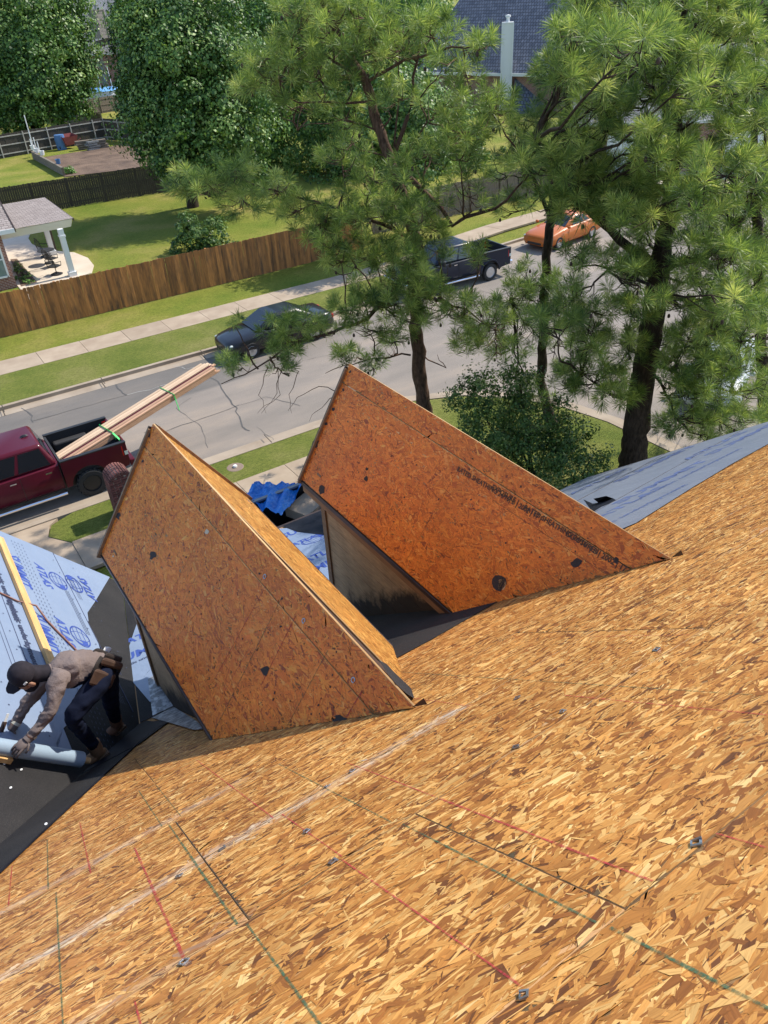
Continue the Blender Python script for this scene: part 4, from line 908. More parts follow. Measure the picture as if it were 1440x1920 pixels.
limA = [([(770, 330, 0), (850, 420, -.3), (930, 390, -.7), (990, 330, -1)], .07, .02), ([(750, 520, 0), (690, 600, -.5), (625, 620, -.9), (560, 640, -1.2), (480, 690, -1.4), (415, 720, -1.4)], .06, .012), ([(740, 430, 0), (670, 400, -.2), (560, 370, -.6), (440, 330, -.9), (400, 345, -1)], .05, .012), ([(775, 545, 0), (850, 570, -.6), (930, 620, -1.2)], .045, .015), ([(685, 160, 0), (760, 110, -.3), (850, 90, -.8), (930, 85, -1.2)], .04, .012),
        ([(680, 150, 0), (600, 100, .2), (560, 60, .4)], .04, .012), ([(690, 190, 0), (560, 190, .2), (480, 150, .4)], .03, .01), ([(705, 240, 0), (640, 225, .2), (560, 240, .3)], .025, .008), ([(735, 300, .3), (765, 220, .5), (775, 140, .6), (790, 60, .5)], .06, .02), ([(750, 300, .2), (800, 230, 0), (790, 180, 0), (830, 130, -.2)], .03, .01), ([(770, 665, 0), (720, 670, -.2), (660, 680, -.4), (610, 700, -.6)], .03, .008), ([(785, 660, 0), (840, 690, -.2), (820, 665, -.4)], .025, .006)]
pine('pine_tree', 'tall pine behind the farther dormer with a bent ruddy trunk', (11.75, 16.4), [(793, 752, .215), (783, 660, .19), (778, 560, .165), (786, 470, .15), (752, 360, .145), (712, 250, .125), (685, 150, .105), (640, 80, .09), (610, 10, .05), (585, -70, .02)], limA, clA, PAL_PINE, 'bark_red', 11, nneedle=95,
     bare=[([(735, 330, .3), (745, 200, .4), (750, 90, .4)], .03)] + [([(x, 690, -1.3), (x-random.uniform(-10, 20), 740, -1.3), (x-random.uniform(0, 40), 775, -1.4)], .012) for x in (530, 560, 520, 500)] + [([(640, 735, -1.5), (600, 720, -1.6), (555, 745, -1.7), (540, 770, -1.7)], .014), ([(635, 740, -1.5), (600, 760, -1.6), (580, 790, -1.7)], .012)])
# pine B: slim one right of it
clB = [(1035, 130, 35, 35, 4, .3), (1070, 60, 38, 35, 5, .3), (1045, 190, 40, 30, 4, .3), (1080, 30, 40, 35, 6, 0), (985, 225, 30, 25, 3, 0), (1010, 250, 50, 35, 6, 0), (1060, 240, 45, 35, 5, .3), (960, 270, 40, 35, 5, 0), (950, 330, 40, 40, 4, 0), (990, 360, 40, 40, 4, 0), (960, 400, 30, 35, 3, -.5), (1020, 320, 40, 30, 4, 0), (1060, 150, 40, 35, 6, .3), (1100, 120, 40, 35, 6, .3), (990, 530, 40, 35, 8, -.6), (1010, 570, 45, 35, 9, -.7), (960, 560, 40, 30, 6, -.6), (1000, 620, 45, 30, 7, -.7), (950, 600, 40, 30, 5, -.6), (1050, 600, 40, 30, 5, -.5), (1060, 540, 40, 35, 5, -.5), (1000, 740, 40, 30, 6, -1.5), (970, 760, 40, 25, 5, -1.5), (1040, 660, 40, 25, 4, -.5), (960, 655, 40, 20, 3, -.5)]
limB = [([(1028, 400, 0), (990, 300, -.2), (960, 220, 0)], .06, .02), ([(1040, 380, 0), (1070, 250, 0), (1060, 150, .2), (1040, 70, .3)], .08, .02), ([(1020, 520, 0), (960, 560, -.5)], .03, .01), ([(1022, 500, 0), (1060, 560, -.4)], .03, .01)]
pine('pine_tree', 'slim pine with dark sparse crown between the two bigger pines', (16.0, 15.3), [(1014, 722, .15), (1018, 640, .14), (1022, 540, .135), (1028, 450, .125), (1036, 380, .11), (1060, 270, .085), (1072, 150, .06), (1085, 40, .04), (1095, -60, .02)], limB, clB, PAL_PINE_D, 'bark', 12, nneedle=90)
# pine C: the big one at the right
mC = lambda x, y: ((x-1230)/250)**2+((y-330)/400)**2 < 1
clC = fill(1060, -40, 1470, 380, 62, 40, 32, 5, 21, -1.2, .12, mC)+fill(1040, 380, 1460, 640, 62, 42, 30, 5, 22, -.6, .16)+fill(1040, -40, 1470, 420, 90, 40, 34, 4, 27, 1.4, .3, mC)
clC += fill(1120, 60, 1440, 640, 150, 60, 45, 5, 29, -3.4, .25)
clC += [(1000, 320, 40, 30, 4, -1), (1040, 290, 40, 30, 5, -1), (1085, 320, 40, 30, 5, -1.2), (1080, 390, 40, 30, 4, -1.2), (1030, 390, 35, 25, 3, -1), (1130, 380, 40, 30, 5, -1.2)]
clC += [(1090, 700, 50, 30, 8, -.8), (1130, 720, 45, 30, 7, -.9), (1060, 720, 30, 25, 5, -.8), (1160, 740, 35, 25, 5, -.9), (1290, 735, 40, 20, 6, -1.6), (1250, 715, 30, 20, 4, -1.5), (1340, 750, 35, 16, 4, -1.6), (1280, 690, 45, 30, 8, -1), (1330, 700, 45, 30, 8, -1), (1370, 690, 40, 30, 7, -1), (1300, 640, 45, 30, 8, -1.2), (1390, 640, 40, 35, 7, -1), (1180, 660, 35, 30, 4, -1), (1120, 650, 45, 30, 5, -.6), (1300, 770, 45, 25, 6, -.4), (1350, 790, 45, 25, 6, -.4), (1400, 770, 40, 25, 6, -.4), (1280, 800, 45, 20, 6, -.2), (1330, 820, 40, 15, 5, 0), (1430, 730, 30, 25, 5, -.6)]
limC = [([(1230, 500, 0), (1190, 470, -.3), (1120, 410, -.6), (1050, 320, -.8), (1000, 260, -.8)], .13, .04), ([(1250, 500, 0), (1330, 480, -.3), (1400, 400, -.6), (1450, 330, -.8)], .12, .03), ([(1255, 420, 0), (1265, 300, 0), (1240, 180, 0), (1260, 80, 0)], .12, .05), ([(1212, 665, 0), (1290, 720, -.6), (1370, 735, -.9)], .07, .02), ([(1212, 680, 0), (1250, 740, -.5), (1268, 785, -.7)], .05, .015), ([(1225, 560, 0), (1320, 560, -.6), (1400, 540, -.8)], .07, .02), ([(1200, 740, 0), (1150, 745, -.5), (1090, 700, -.9)], .05, .012), ([(1240, 520, 0), (1160, 500, -.5), (1090, 500, -.6)], .05, .015)]
pine('pine_tree', 'biggest pine with thick dark trunk and broad crown near the blue sheet', (15.75, 11.75), [(1185, 865, .37), (1192, 800, .34), (1208, 700, .31), (1222, 600, .28), (1238, 500, .25), (1255, 380, .17), (1268, 250, .13), (1275, 120, .09), (1285, 0, .05), (1290, -90, .03)], limC, clC, PAL_PINE, 'bark', 13, nneedle=110, ln=.31)
# pine D: at the right picture edge
clD = fill(1330, 150, 1500, 700, 60, 38, 30, 4, 31, .5, .25)+fill(1330, -60, 1500, 160, 60, 40, 30, 4, 32, .5, .1)
pine('pine_tree', 'pine with a thin trunk at the far right of the row', (20.2, 10.4), [(1432, 760, .16), (1428, 680, .155), (1424, 560, .14), (1420, 420, .12), (1418, 250, .08), (1418, 100, .05), (1418, -60, .02)], [], clD, PAL_PINE_D, 'bark', 14, nneedle=85)

PAL_DEC = np.array([(.034, .080, .024), (.064, .138, .034), (.112, .21, .048), (.19, .295, .075), (.32, .41, .15)])
PAL_MAP = np.array([(.020, .055, .016), (.046, .11, .024), (.10, .195, .040), (.20, .31, .072), (.36, .45, .16)])
def leafy(name, label, base, blobs, n, size, pal, seed, cat='tree', group=None, trunk_r=.25, h0=2.0, bark='bark', loc_blobs=True):
    """broad-leaved crown: leaf sprays on the skins of many lobes, trunk and limbs inside"""
    g = np.random.default_rng(seed); root = thing(name, label, cat, (base[0], base[1], 0), group=group)
    B = np.array(blobs, float); vol = B[:, 3]*B[:, 4]; cnt = (n*vol/vol.sum()).astype(int)
    C = []; D = []; TT = []
    for b, k in zip(B, cnt):
        m = max(4, int(4+b[3]*2.2)); sub = g.normal(0, 1, (m*6, 3)); sub /= np.linalg.norm(sub, axis=1)[:, None]; sub *= g.uniform(.7, 1.5, (len(sub), 1)); sr = g.uniform(.13, .42, len(sub)); st = g.normal(0, .15, len(sub))
        i = g.integers(0, len(sub), k); q = g.normal(0, 1, (k, 3)); q /= np.linalg.norm(q, axis=1)[:, None]
        p = sub[i]*.72+q*(sr[i]*g.uniform(.55, 1.0, k))[:, None]
        C.append(p*np.array([b[3], b[3], b[4]])+b[:3]); TT.append(st[i]); D.append(q*.7+sub[i]*.5+np.array([0, 0, .35]))
    C = np.concatenate(C); D = np.concatenate(D); N = len(C)
    nrm = D+g.normal(0, .45, (N, 3)); nrm /= np.linalg.norm(nrm, axis=1)[:, None]
    a = g.normal(0, 1, (N, 3)); a = np.cross(nrm, a); a /= np.linalg.norm(a, axis=1)[:, None]; b = np.cross(nrm, a)
    s = (size*g.uniform(.55, 1.25, N))[:, None]; w = s*g.uniform(.45, .75, (N, 1))
    V = np.stack([C-a*s*.5, C-b*w*.5+nrm*s*.08, C+a*s*.5, C+b*w*.5+nrm*s*.08], 1).reshape(-1, 3)
    t = np.clip(g.normal(.45, .20, N)+np.concatenate(TT), 0, .999)*(len(pal)-1); i = t.astype(int); f = (t-i)[:, None]; col = pal[i]*(1-f)+pal[i+1]*f
    link('crown', mesh_np('crown', V, np.arange(N*4).reshape(N, 4), M['leaf'], col), root)
    tb = MB(); top = B[np.argmax(B[:, 2])]; cz = B[:, 2].min()
    tb.tube([(base[0], base[1], -.05), (base[0]+.05, base[1], h0*.6), (base[0], base[1]+.05, max(h0, cz*.8)), tuple(top[:3])], [trunk_r*1.2, trunk_r, trunk_r*.85, trunk_r*.3], 10)
    for b in B[:8]: tb.tube([(base[0], base[1], max(h0*.8, .3)), ((base[0]+b[0])/2, (base[1]+b[1])/2, (h0+b[2])/2-.2), tuple(b[:3])], [trunk_r*.5, trunk_r*.3, trunk_r*.1], 6)
    tb.build('trunk', M[bark], root, smooth=60); return root
def crown_at(items):                     # items: (px, py, hf, rad_m, vr) -> blobs
    return [tuple(at_depth(px, py, hf))+(r, v) for px, py, hf, r, v in items]
def hfd(x, y): return x*FH[0]+y*FH[1]
h = hfd(20.3, 95)
leafy('shade_tree', 'round dark broadleaf tree at the top left behind the garden fence', (18.4, 95), crown_at([(55, 60, h, 6.2, 5.4), (-10, 80, h, 6, 5), (100, 100, h-1, 4.4, 4.4), (60, 150, h-2, 6.0, 4.2), (118, 165, h-2, 3.2, 3.2), (-5, 170, h-2, 4.5, 3.8), (70, 10, h, 5, 4), (20, 215, h-2, 3, 2.2), (128, 80, h, 2.4, 3.2), (126, 195, h-2, 2.0, 1.8), (158, 50, h, 1.3, 1.2), (150, 125, h-1, 1.4, 1.1), (135, 15, h, 1.8, 1.5), (160, 165, h-1, 1.2, .9), (100, 205, h-3, 1.6, 1.1), (40, 190, h-4, 2.4, 1.4)]), 62000, .34, PAL_MAP, 41, trunk_r=.5, h0=4)
h = hfd(29.4, 99)
leafy('columnar_tree', 'narrow very dark tree left of the central tree mass', (29, 99), crown_at([(246, 40, h, 2.1, 4.5), (246, 100, h, 2.2, 4.2), (250, 160, h, 2.3, 4), (252, 205, h, 2.0, 2.6), (244, -10, h, 2, 4)]), 24000, .30, PAL_DEC*.5, 42, trunk_r=.25)
h = hfd(19.0, 52.5)
TG = 'broadleaf trees in the middle of the gardens'
leafy('shade_tree', 'large bushy green tree in the centre behind the dark fence', (19.0, 53.2), crown_at([(335, 80, h, 3.7, 3.1), (305, 150, h, 3.1, 2.9), (390, 60, h+1, 3.4, 2.9), (380, 160, h-1, 3.6, 3.2), (305, 225, h-1, 2.9, 2.6), (380, 235, h-2, 3.4, 2.6), (335, 280, h-2, 2.6, 1.7), (285, 60, h+1, 2.4, 2.6), (440, 200, h-1, 2.9, 2.9), (430, 270, h-2, 2.5, 1.9), (340, 10, h+1, 2.9, 2.2), (270, 180, h, 1.6, 2.0), (275, 120, h, 1.8, 2.2), (400, 310, h-2, 2, 1.2), (345, 322, h-1.5, 1.9, 1.0), (400, 338, h-1.5, 1.7, .9), (455, 315, h-1.5, 1.9, 1.2), (290, 275, h, 1.5, 1.2), (248, 150, h, 1.0, 1.1), (252, 95, h, 1.0, .9), (262, 215, h, 1.1, .9), (258, 40, h+1, 1.3, 1.2), (470, 150, h, 1.6, 1.3), (310, 100, h-3, 1.5, 1.2), (350, 180, h-3.4, 1.4, 1.0), (400, 110, h-2, 1.6, 1.2), (420, 215, h-3, 1.4, 1.0)]), 90000, .23, PAL_MAP, 43, group=TG, trunk_r=.35)
h = hfd(29, 62)
leafy('shade_tree', 'pale green tree crown just left of the middle pine at the top', (28, 64), crown_at([(450, 60, h+2, 3.6, 3.2), (500, 100, h+1, 3.4, 3.2), (470, 20, h+2, 3.4, 2.6), (540, 40, h+2, 3.6, 3), (520, 170, h, 3.2, 2.8), (480, 230, h-1, 3, 2.8), (540, 260, h-1, 3.2, 2.8), (490, 300, h-2, 2.8, 2), (585, 180, h+1, 3, 3), (430, 120, h+2, 3, 3)]), 60000, .25, PAL_DEC*1.25, 44, group=TG, trunk_r=.3)
h = hfd(33, 55)
leafy('shade_tree', 'dark broadleaf tree showing through the middle pine', (31.5, 55), crown_at([(620, 150, h, 3.2, 3), (640, 240, h, 3.4, 3), (700, 180, h+1, 3.4, 3.2), (620, 310, h-1, 3, 2.2), (690, 290, h-1, 3.2, 2.6), (760, 220, h+1, 3, 3), (740, 120, h+1, 3.2, 3), (790, 300, h-1, 3, 2.4), (840, 240, h, 2.8, 2.6), (850, 320, h-1, 2.6, 2), (660, 60, h+2, 3.4, 3), (760, 30, h+2, 3.2, 3), (580, 80, h+2, 3, 3), (890, 300, h, 2.2, 2)]), 60000, .25, PAL_MAP, 45, group=TG, trunk_r=.3)
h = hfd(24.6, 35.0)
leafy('street_tree', 'small broadleaf tree on the far lawn mostly hidden by the middle pine', (24.4, 35.2), crown_at([(750, 290, h-1, 2.2, 1.8), (790, 230, h-1, 2.4, 2.0), (720, 250, h-1, 2.0, 1.8), (780, 310, h-1, 1.8, 1.4), (740, 190, h-1, 2.0, 1.7)]), 22000, .2, PAL_MAP, 49, trunk_r=.14, h0=2)
# shrubs
b0 = G(372, 468); h = hfd(*b0[:2])
leafy('garden_shrub', 'loose grey-green shrub leaning over the brown fence', (b0[0], b0[1]), crown_at([(365, 445, h, 1.1, 1.0), (400, 440, h, 1.1, 1.0), (340, 462, h, .8, .6), (420, 465, h, .9, .7), (385, 475, h, 1.1, .7), (350, 425, h, .7, .7)]), 7000, .16, PAL_DEC*.8, 46, cat='shrub', trunk_r=.05, h0=.5)
h = hfd(12.9, 13.2)
leafy('evergreen_shrub', 'big dark leafy shrub behind the right dormer', (12.9, 13.0), crown_at([(900, 770, h, 1.0, 1.0), (950, 740, h, 1.0, 1.0), (930, 800, h-.3, 1.1, 1.0), (990, 790, h, 1.1, 1.0), (1040, 800, h, .9, .8), (880, 740, h, .5, .5), (960, 850, h-.5, 1.2, 1.0), (1020, 860, h-.5, 1.2, .9), (1080, 830, h-.2, .8, .7), (1100, 870, h-.5, .9, .7), (910, 830, h-.4, .9, .9), (1060, 890, h-.8, 1, .7), (975, 720, h, .5, .5)]), 26000, .085, PAL_DEC*.75, 47, cat='shrub', trunk_r=.07, h0=.6)
# distant woodland that closes the view along the top
wl_ = []
for k in range(26):
    px = -200+k*75+random.uniform(-20, 20); hh = random.uniform(150, 190); q = at_depth(px, -10, hh); wl_.append((q[0], q[1], random.uniform(4, 7), random.uniform(7, 10), random.uniform(5, 8)))
far = leafy('woodland', 'far belt of trees beyond the last roofs', (60, 170), wl_, 70000, .9, PAL_DEC, 48, cat='woodland')
for c in list(far.children):
    if c.name.startswith('trunk'): bpy.data.objects.remove(c)
for c in far.children: c['kind'] = 'stuff'

# ================================================================== FENCES, GARDENS, HOUSES OPPOSITE
def plank_mesh(w, h, t, tip):
    mb = MB(); c = .025
    prof = [(-w/2, 0), (w/2, 0), (w/2, h-c*tip), (w/2-c*tip, h), (-w/2+c*tip, h), (-w/2, h-c*tip)]
    mb.prism([(x, -t/2, z) for x, z in prof], (0, t, 0)); return mb.mesh('fence_board', M['fence'])
def fence(name, label, A, B, h, pitch, m, single=True, rails=False, group=None, posts=2.4, railmat='rail_pale', rail_side=-1, z0=0.0):
    A = Vector((A[0], A[1], z0)); B = Vector((B[0], B[1], z0)); L = (B-A).length; u = (B-A)/L; ang = math.atan2(u.y, u.x); nrm = Vector((-u.y, u.x, 0))
    root = thing(name, label, 'fence', tuple(A), ang, group)
    n = int(L/pitch)
    if single:
        ms = [plank_mesh(pitch*1.0, h+d, .018, 1) for d in (-.012, 0, .014, .005)]
        for i in range(n):
            o = link('fence_board', ms[random.randrange(4)], root, world=False); o.location = ((i+.5)*pitch, random.uniform(-.006, .006), random.uniform(-.012, .012))
            o.rotation_euler = (0, random.gauss(0, .004), random.gauss(0, .012))
    else:
        mb = MB()
        for i in range(n):
            p = A+u*((i+.5)*pitch); mb.box(p+Vector((0, 0, h/2+random.uniform(-.02, .02)))+nrm*random.uniform(-.01, .01), (pitch*.94, .02, h+random.uniform(-.02, .02)), Matrix.Rotation(ang+random.gauss(0, .02), 3, 'Z'))
        o = mb.build('fence_board', M[m], root); o['kind'] = 'stuff'
    for z in (h*.15, h*.52, h*.88): mb = MB(); mb.beam(A+nrm*.035*rail_side+Vector((0, 0, z)), B+nrm*.035*rail_side+Vector((0, 0, z)), .04, .09); mb.build('fence_rail', M[railmat if rails else m], root)
    k = int(L/posts)
    for i in range(k+1):
        p = A+u*min(L, i*posts)+nrm*.07*rail_side; mb = MB(); mb.box(p+Vector((0, 0, h*.5)), (.09, .09, h), Matrix.Rotation(ang, 3, 'Z')); mb.build('fence_post', M[railmat if rails else m], root)
    return root
fence('board_fence', 'brown stained board fence along the far pavement', (-1.2, 36.2), (22.2, 36.35), 1.84, .143, 'fence', rail_side=1)
fence('board_fence', 'dark weathered fence between the two back gardens', (3.0, 60.4), (24.5, 58.9), 1.9, .15, 'fence_old', single=False, rail_side=1)
fence('board_fence', 'grey fence with pale rails behind the vegetable garden', (6.0, 84.6), (23.6, 88.0), 2.0, .16, 'fence_old', single=False, rails=True)
fence('board_fence', 'short grey fence closing the vegetable garden at its right end', (23.7, 88.0), (26.4, 80.0), 2.0, .16, 'fence_old', single=False, rails=True)
fence('board_fence', 'tan fence in front of the blue covered pool', (23.0, 108.5), (36.5, 112.7), 1.75, .18, 'fence_tan', single=False)
fence('board_fence', 'tan fence running back past the round tree', (24.6, 92.0), (24.0, 113), 2.0, .18, 'fence_tan', single=False)
fence('board_fence', 'dark fence behind the trunk of the round tree', (10.0, 103.5), (24.0, 113), 2.0, .18, 'fence_old', single=False)
fence('board_fence', 'grey board fence beyond the navy pickup', (24.2, 38.6), (40, 38.75), 1.85, .15, 'fence_tan', single=False)
# vegetable garden
mb = MB(); pts = [G(*p)[:2] for p in ((70, 297), (122, 332), (305, 310), (300, 282), (238, 268), (205, 276))]; mb.quad(*[(p[0], p[1], .03) for p in pts]); o = mb.build('garden_bed', M['dirt']); o['kind'] = 'structure'
mb = MB(); a = G(64, 298); b = G(121, 330)
for k in range(3): mb.beam((a[0], a[1], .12+.22*k), (b[0], b[1], .12+.22*k), .2, .2)
tag(mb.build('timber_edging', M['timber_grey']), 'grey timber edging with planters along the garden bed', 'edging')
def pole(px, py, h, r, label, m='white_paint'):
    p = G(px, py); mb = MB(); mb.tube([(p[0], p[1], 0), (p[0], p[1], h)], r, 6); return tag(mb.build('garden_stake', M[m]), label, 'stake', 'white stakes at the garden edge')
for px, py, h, lb in ((68, 296, 3.6, 'tallest white garden stake at the far planter corner'), (74, 300, 1.9, 'middle-height white stake just right of the tallest stake'), (80, 304, 1.7, 'rightmost short white stake beside the planter pots'), (65, 293, 1.5, 'shortest white stake left behind the tallest stake')): pole(px, py, h, .045, lb)
for k, (px, py, m) in enumerate(((66, 294, 'white_paint'), (74, 300, 'white_paint'), (84, 305, 'white_paint'), (114, 322, 'blue_tool'))):
    p = G(px, py); mb = MB(); mb.lathe([(.16, 0), (.22, .38), (.2, .38), (.15, .1)], 12, Matrix.Translation((p[0], p[1], .62)))
    tag(mb.build('flower_pot', M[m]), ('farthest pale pot at the far end of the timber edging', 'second pale pot along the timber edging beside the stakes', 'third pale pot on the timber edging, nearest of the pale ones', 'blue pot at the near end of the timber edging')[k], 'pot', 'planters on the edging')
leafy('leafy_plant', 'bright green leafy plant inside the garden bed', tuple(G(128, 326)[:2]), crown_at([(126, 320, hfd(*G(128, 326)[:2]), .5, .35), (133, 322, hfd(*G(128, 326)[:2]), .4, .3)]), 900, .14, PAL_DEC*1.6, 61, cat='plant', trunk_r=.02, h0=.1)
def barrow(px, py):
    p = G(px, py); t = thing('wheelbarrow', 'red wheelbarrow tipped up against the grey garden fence', 'wheelbarrow', (p[0], p[1], 0), .3)
    mb = MB(); mb.add([(-.55, -.4, .35), (.55, -.4, .35), (.55, .4, .35), (-.55, .4, .35), (-.8, -.55, 1.1), (.8, -.55, 1.1), (.8, .55, 1.25), (-.8, .55, 1.25)], [(0, 3, 2, 1), (0, 1, 5, 4), (1, 2, 6, 5), (2, 3, 7, 6), (3, 0, 4, 7)]); mb.build('tray', M['red_tool'], t, world=False)
    mb = MB(); mb.lathe([(.0, -.05), (.2, -.05), (.22, 0), (.2, .05), (0, .05)], 14, Matrix.Translation((-.9, 0, .22)) @ Matrix.Rotation(math.pi/2, 4, 'X')); mb.build('wheel', M['tyre'], t, world=False)
    for y in (-.3, .3): mb = MB(); mb.tube([(-.9, y*.3, .22), (.2, y, .35), (1.2, y*1.2, .75)], .025, 6); mb.build('handle', M['red_tool'], t, world=False)
barrow(132, 278)
p = G(117, 280); mb = MB(); mb.lathe([(.45, 0), (.5, .9), (.46, 1.3), (.0, 1.32)], 16, Matrix.Translation((p[0], p[1], 0))); tag(mb.build('water_barrel', M['blue_tool']), 'blue water barrel beside the red wheelbarrow', 'barrel')
for k, (px, py, w, m) in enumerate(((158, 280, 1.3, 'timber_grey'), (176, 281, 1.1, 'grey_metal'), (190, 278, 1.2, 'timber_grey'))):
    p = G(px, py); mb = MB()
    for i in range(4): mb.box((p[0]+random.uniform(-.15, .15), p[1], .1+.2*i), (w, .5, .15), Matrix.Rotation(random.uniform(-.2, .2), 3, 'Z'))
    tag(mb.build('scrap_pile', M[m]), ('low stack of old boards right of the wheelbarrow', 'stack of grey blocks in the middle of the fence', 'stack of old boards near the fence corner')[k], 'scrap pile')

def uv_box_roof(name, parent, quads, m):
    """roof planes with metric uv: each quad = eave-left, eave-right, ridge-right, ridge-left"""
    V = []; F = []; UV = []
    for q in quads:
        b = len(V); q = [Vector(p) for p in q]; u = (q[1]-q[0]).normalized(); n = u.cross(q[3]-q[0]).normalized(); v = n.cross(u)
        V += [tuple(p) for p in q]; F.append(tuple(range(b, b+4))); UV += [((p-q[0]).dot(u), (p-q[0]).dot(v)) for p in q]
    return link(name, mesh_np(name, V, F, M[m], uv=UV), parent)
def wall_uv(name, parent, quads, m): return uv_box_roof(name, parent, quads, m)
def frame_box(mb, c, ex, ez, w, h, t, d):
    c = Vector(c); ex = Vector(ex).normalized(); ez = Vector((0, 0, 1)); R = Matrix((ex, ez.cross(ex), ez)).transposed()
    for dx, dz, ww, hh in ((-w/2, 0, t, h+t), (w/2, 0, t, h+t), (0, -h/2, w, t), (0, h/2, w, t)): mb.box(c+ex*dx+ez*dz, (ww, d, hh), R)
def window(parent, c, ex, w, h, mull=True, glass='glass_pale'):
    c = Vector(c); ex = Vector(ex).normalized(); ez = Vector((0, 0, 1)); R = Matrix((ex, ez.cross(ex), ez)).transposed()
    mb = MB(); frame_box(mb, c, ex, ez, w, h, .09, .1)
    if mull: mb.box(c, (w, .09, .06), R)
    f = mb.build('window', M['white_paint'], parent); mb = MB(); mb.box(c, (w, .03, h), R); mb.build('pane', M[glass], f); return f
# neighbour opposite: brick corner with a window, covered patio
nb = thing('neighbour_house', 'brick house at the left edge with a columned patio cover', 'house', (2.0, 44.0, 0))
bc = np.array([5.35, 43.2])
wall_uv('wall', nb, [((bc[0], bc[1], 0), (bc[0], 52, 0), (bc[0], 52, 2.9), (bc[0], bc[1], 2.9)), ((-8, bc[1], 0), (bc[0], bc[1], 0), (bc[0], bc[1], 2.9), (-8, bc[1], 2.9))], 'brickwall')
window(nb, (4.35, bc[1]-.05, 1.5), (1, 0, 0), 1.5, 1.7)
e0 = at_depth(24, 447, hfd(5.9, 42.6)); ez_ = float(e0[2])
uv_box_roof('roof', nb, [((-8, 42.55, 2.95), (5.95, 42.55, 2.95), (5.95, 49, 6.0), (-8, 49, 6.0))], 'shingle_tan')
mb = MB(); mb.box((-1.0, 42.52, 2.86), (13.9, .06, .2)); mb.build('gutter', M['white_paint'], nb); mb = MB(); mb.prism([(5.97, 42.5, 2.78), (5.97, 49, 5.85), (5.97, 49, 6.02), (5.97, 42.5, 2.97)], (.04, 0, 0)); mb.build('rake_board', M['drip'], nb)
pf = at_depth(137, 409, hfd(9.0, 43.6)); pb = at_depth(83, 370, hfd(9.0, 48.5)); zE = float(pf[2]); zB = float(pb[2])
PX, PYf, PYb = float(pf[0]), float(pf[1]), float(pb[1])
uv_box_roof('patio_roof', nb, [((-4, PYf, zE), (PX, PYf, zE), (float(pb[0]), PYb, zB), (-4, PYb, zB))], 'shingle_tan')
mb = MB(); mb.prism([(-4, PYf+.02, zE-.03), (PX-.05, PYf+.02, zE-.03), (PX-.15, PYf+.3, zE-.45), (-4, PYf+.3, zE-.45)], (0, .08, 0)); mb.build('patio_beam', M['white_shade'], nb)
mb = MB(); mb.prism([(PX, PYf, zE), (float(pb[0]), PYb, zB), (float(pb[0]), PYb, zB-.14), (PX, PYf, zE-.14)], (.03, 0, 0)); mb.build('rake_board', M['drip'], nb)
for (px, py) in ((137, 517), (100, 478)):
    p = G(px, py); top = zE-.3 if py > 500 else zE-.1
    mb = MB(); mb.box((p[0], p[1], top/2), (.26, .26, top)); mb.box((p[0], p[1], .12), (.40, .40, .24)); mb.box((p[0], p[1], top-.35), (.32, .32, .08)); mb.build('patio_column', M['white_paint'], nb)
p = G(104, 476); mb = MB(); mb.tube([(p[0]+.1, p[1]+.1, 0), (p[0]+.1, p[1]+.1, 2.5)], .05, 8); mb.build('downspout', M['drip'], nb)
pp = [(5.4, 37.2)]+[tuple(G(*q)[:2]) for q in ((60, 545), (172, 512), (176, 498), (165, 484), (140, 474), (110, 471), (82, 468), (60, 458), (53, 447), (60, 430))]+[tuple(G(10, 425)[:2]), (5.4, 52)]
sheet('patio', pp, .02, M['patio'], thick=.06)
mb = MB(); pl = [G(*q)[:2] for q in ((20, 487), (32, 486), (70, 530), (40, 538))]; mb.quad(*[(q[0], q[1], .035) for q in pl]); o = mb.build('planting_bed', M['dirt']); o['kind'] = 'structure'
leafy('flower_shrub', 'small leafy plants in the bed beside the brick corner', tuple(G(45, 520)[:2]), crown_at([(35, 505, hfd(*G(35, 508)[:2]), .35, .4), (45, 522, hfd(*G(45, 522)[:2]), .4, .4), (55, 530, hfd(*G(55, 530)[:2]), .35, .3)]), 900, .12, PAL_DEC*1.4, 62, cat='plant', trunk_r=.02, h0=.1)
def patio_chair(px, py, rz, label, group='wrought iron patio chairs'):
    p = G(px, py); t = thing('patio_chair', label, 'chair', (p[0], p[1], .02), rz, group)
    mb = MB(); mb.lathe([(.30, 0), (.32, .03), (.29, .04)], 18); mb.tube([(0, 0, .03), (0, 0, .4)], .025, 6); mb.tube([(-.3, 0, .02), (0, 0, .14), (.3, 0, .02)], .015, 5); mb.tube([(0, -.3, .02), (0, 0, .14), (0, .3, .02)], .015, 5); mb.build('swivel_base', M['iron'], t, world=False)
    mb = MB(); mb.box((0, 0, .43), (.5, .5, .03)); mb.build('seat', M['iron'], t, world=False)
    mb = MB()
    for k in range(7): x = -.22+.44*k/6; mb.tube([(x, .24, .45), (x, .30, .75), (x*.8, .36, .98)], .010, 4)
    mb.tube([(-.25, .24, .44), (-.26, .32, .8), (0, .38, 1.06), (.26, .32, .8), (.25, .24, .44)], .018, 6); mb.build('backrest', M['iron'], t, world=False)
    for s in (-1, 1): mb = MB(); mb.tube([(s*.27, .28, .68), (s*.3, 0, .66), (s*.29, -.22, .64), (s*.26, -.2, .45)], .016, 5); mb.build('armrest', M['iron'], t, world=False)
patio_chair(107, 515, 2.3, 'nearest iron patio chair in front of the white column'); patio_chair(101, 500, 2.0, 'middle iron patio chair half behind the nearest one'); patio_chair(87, 482, 1.0, 'farthest iron patio chair beside the back column')
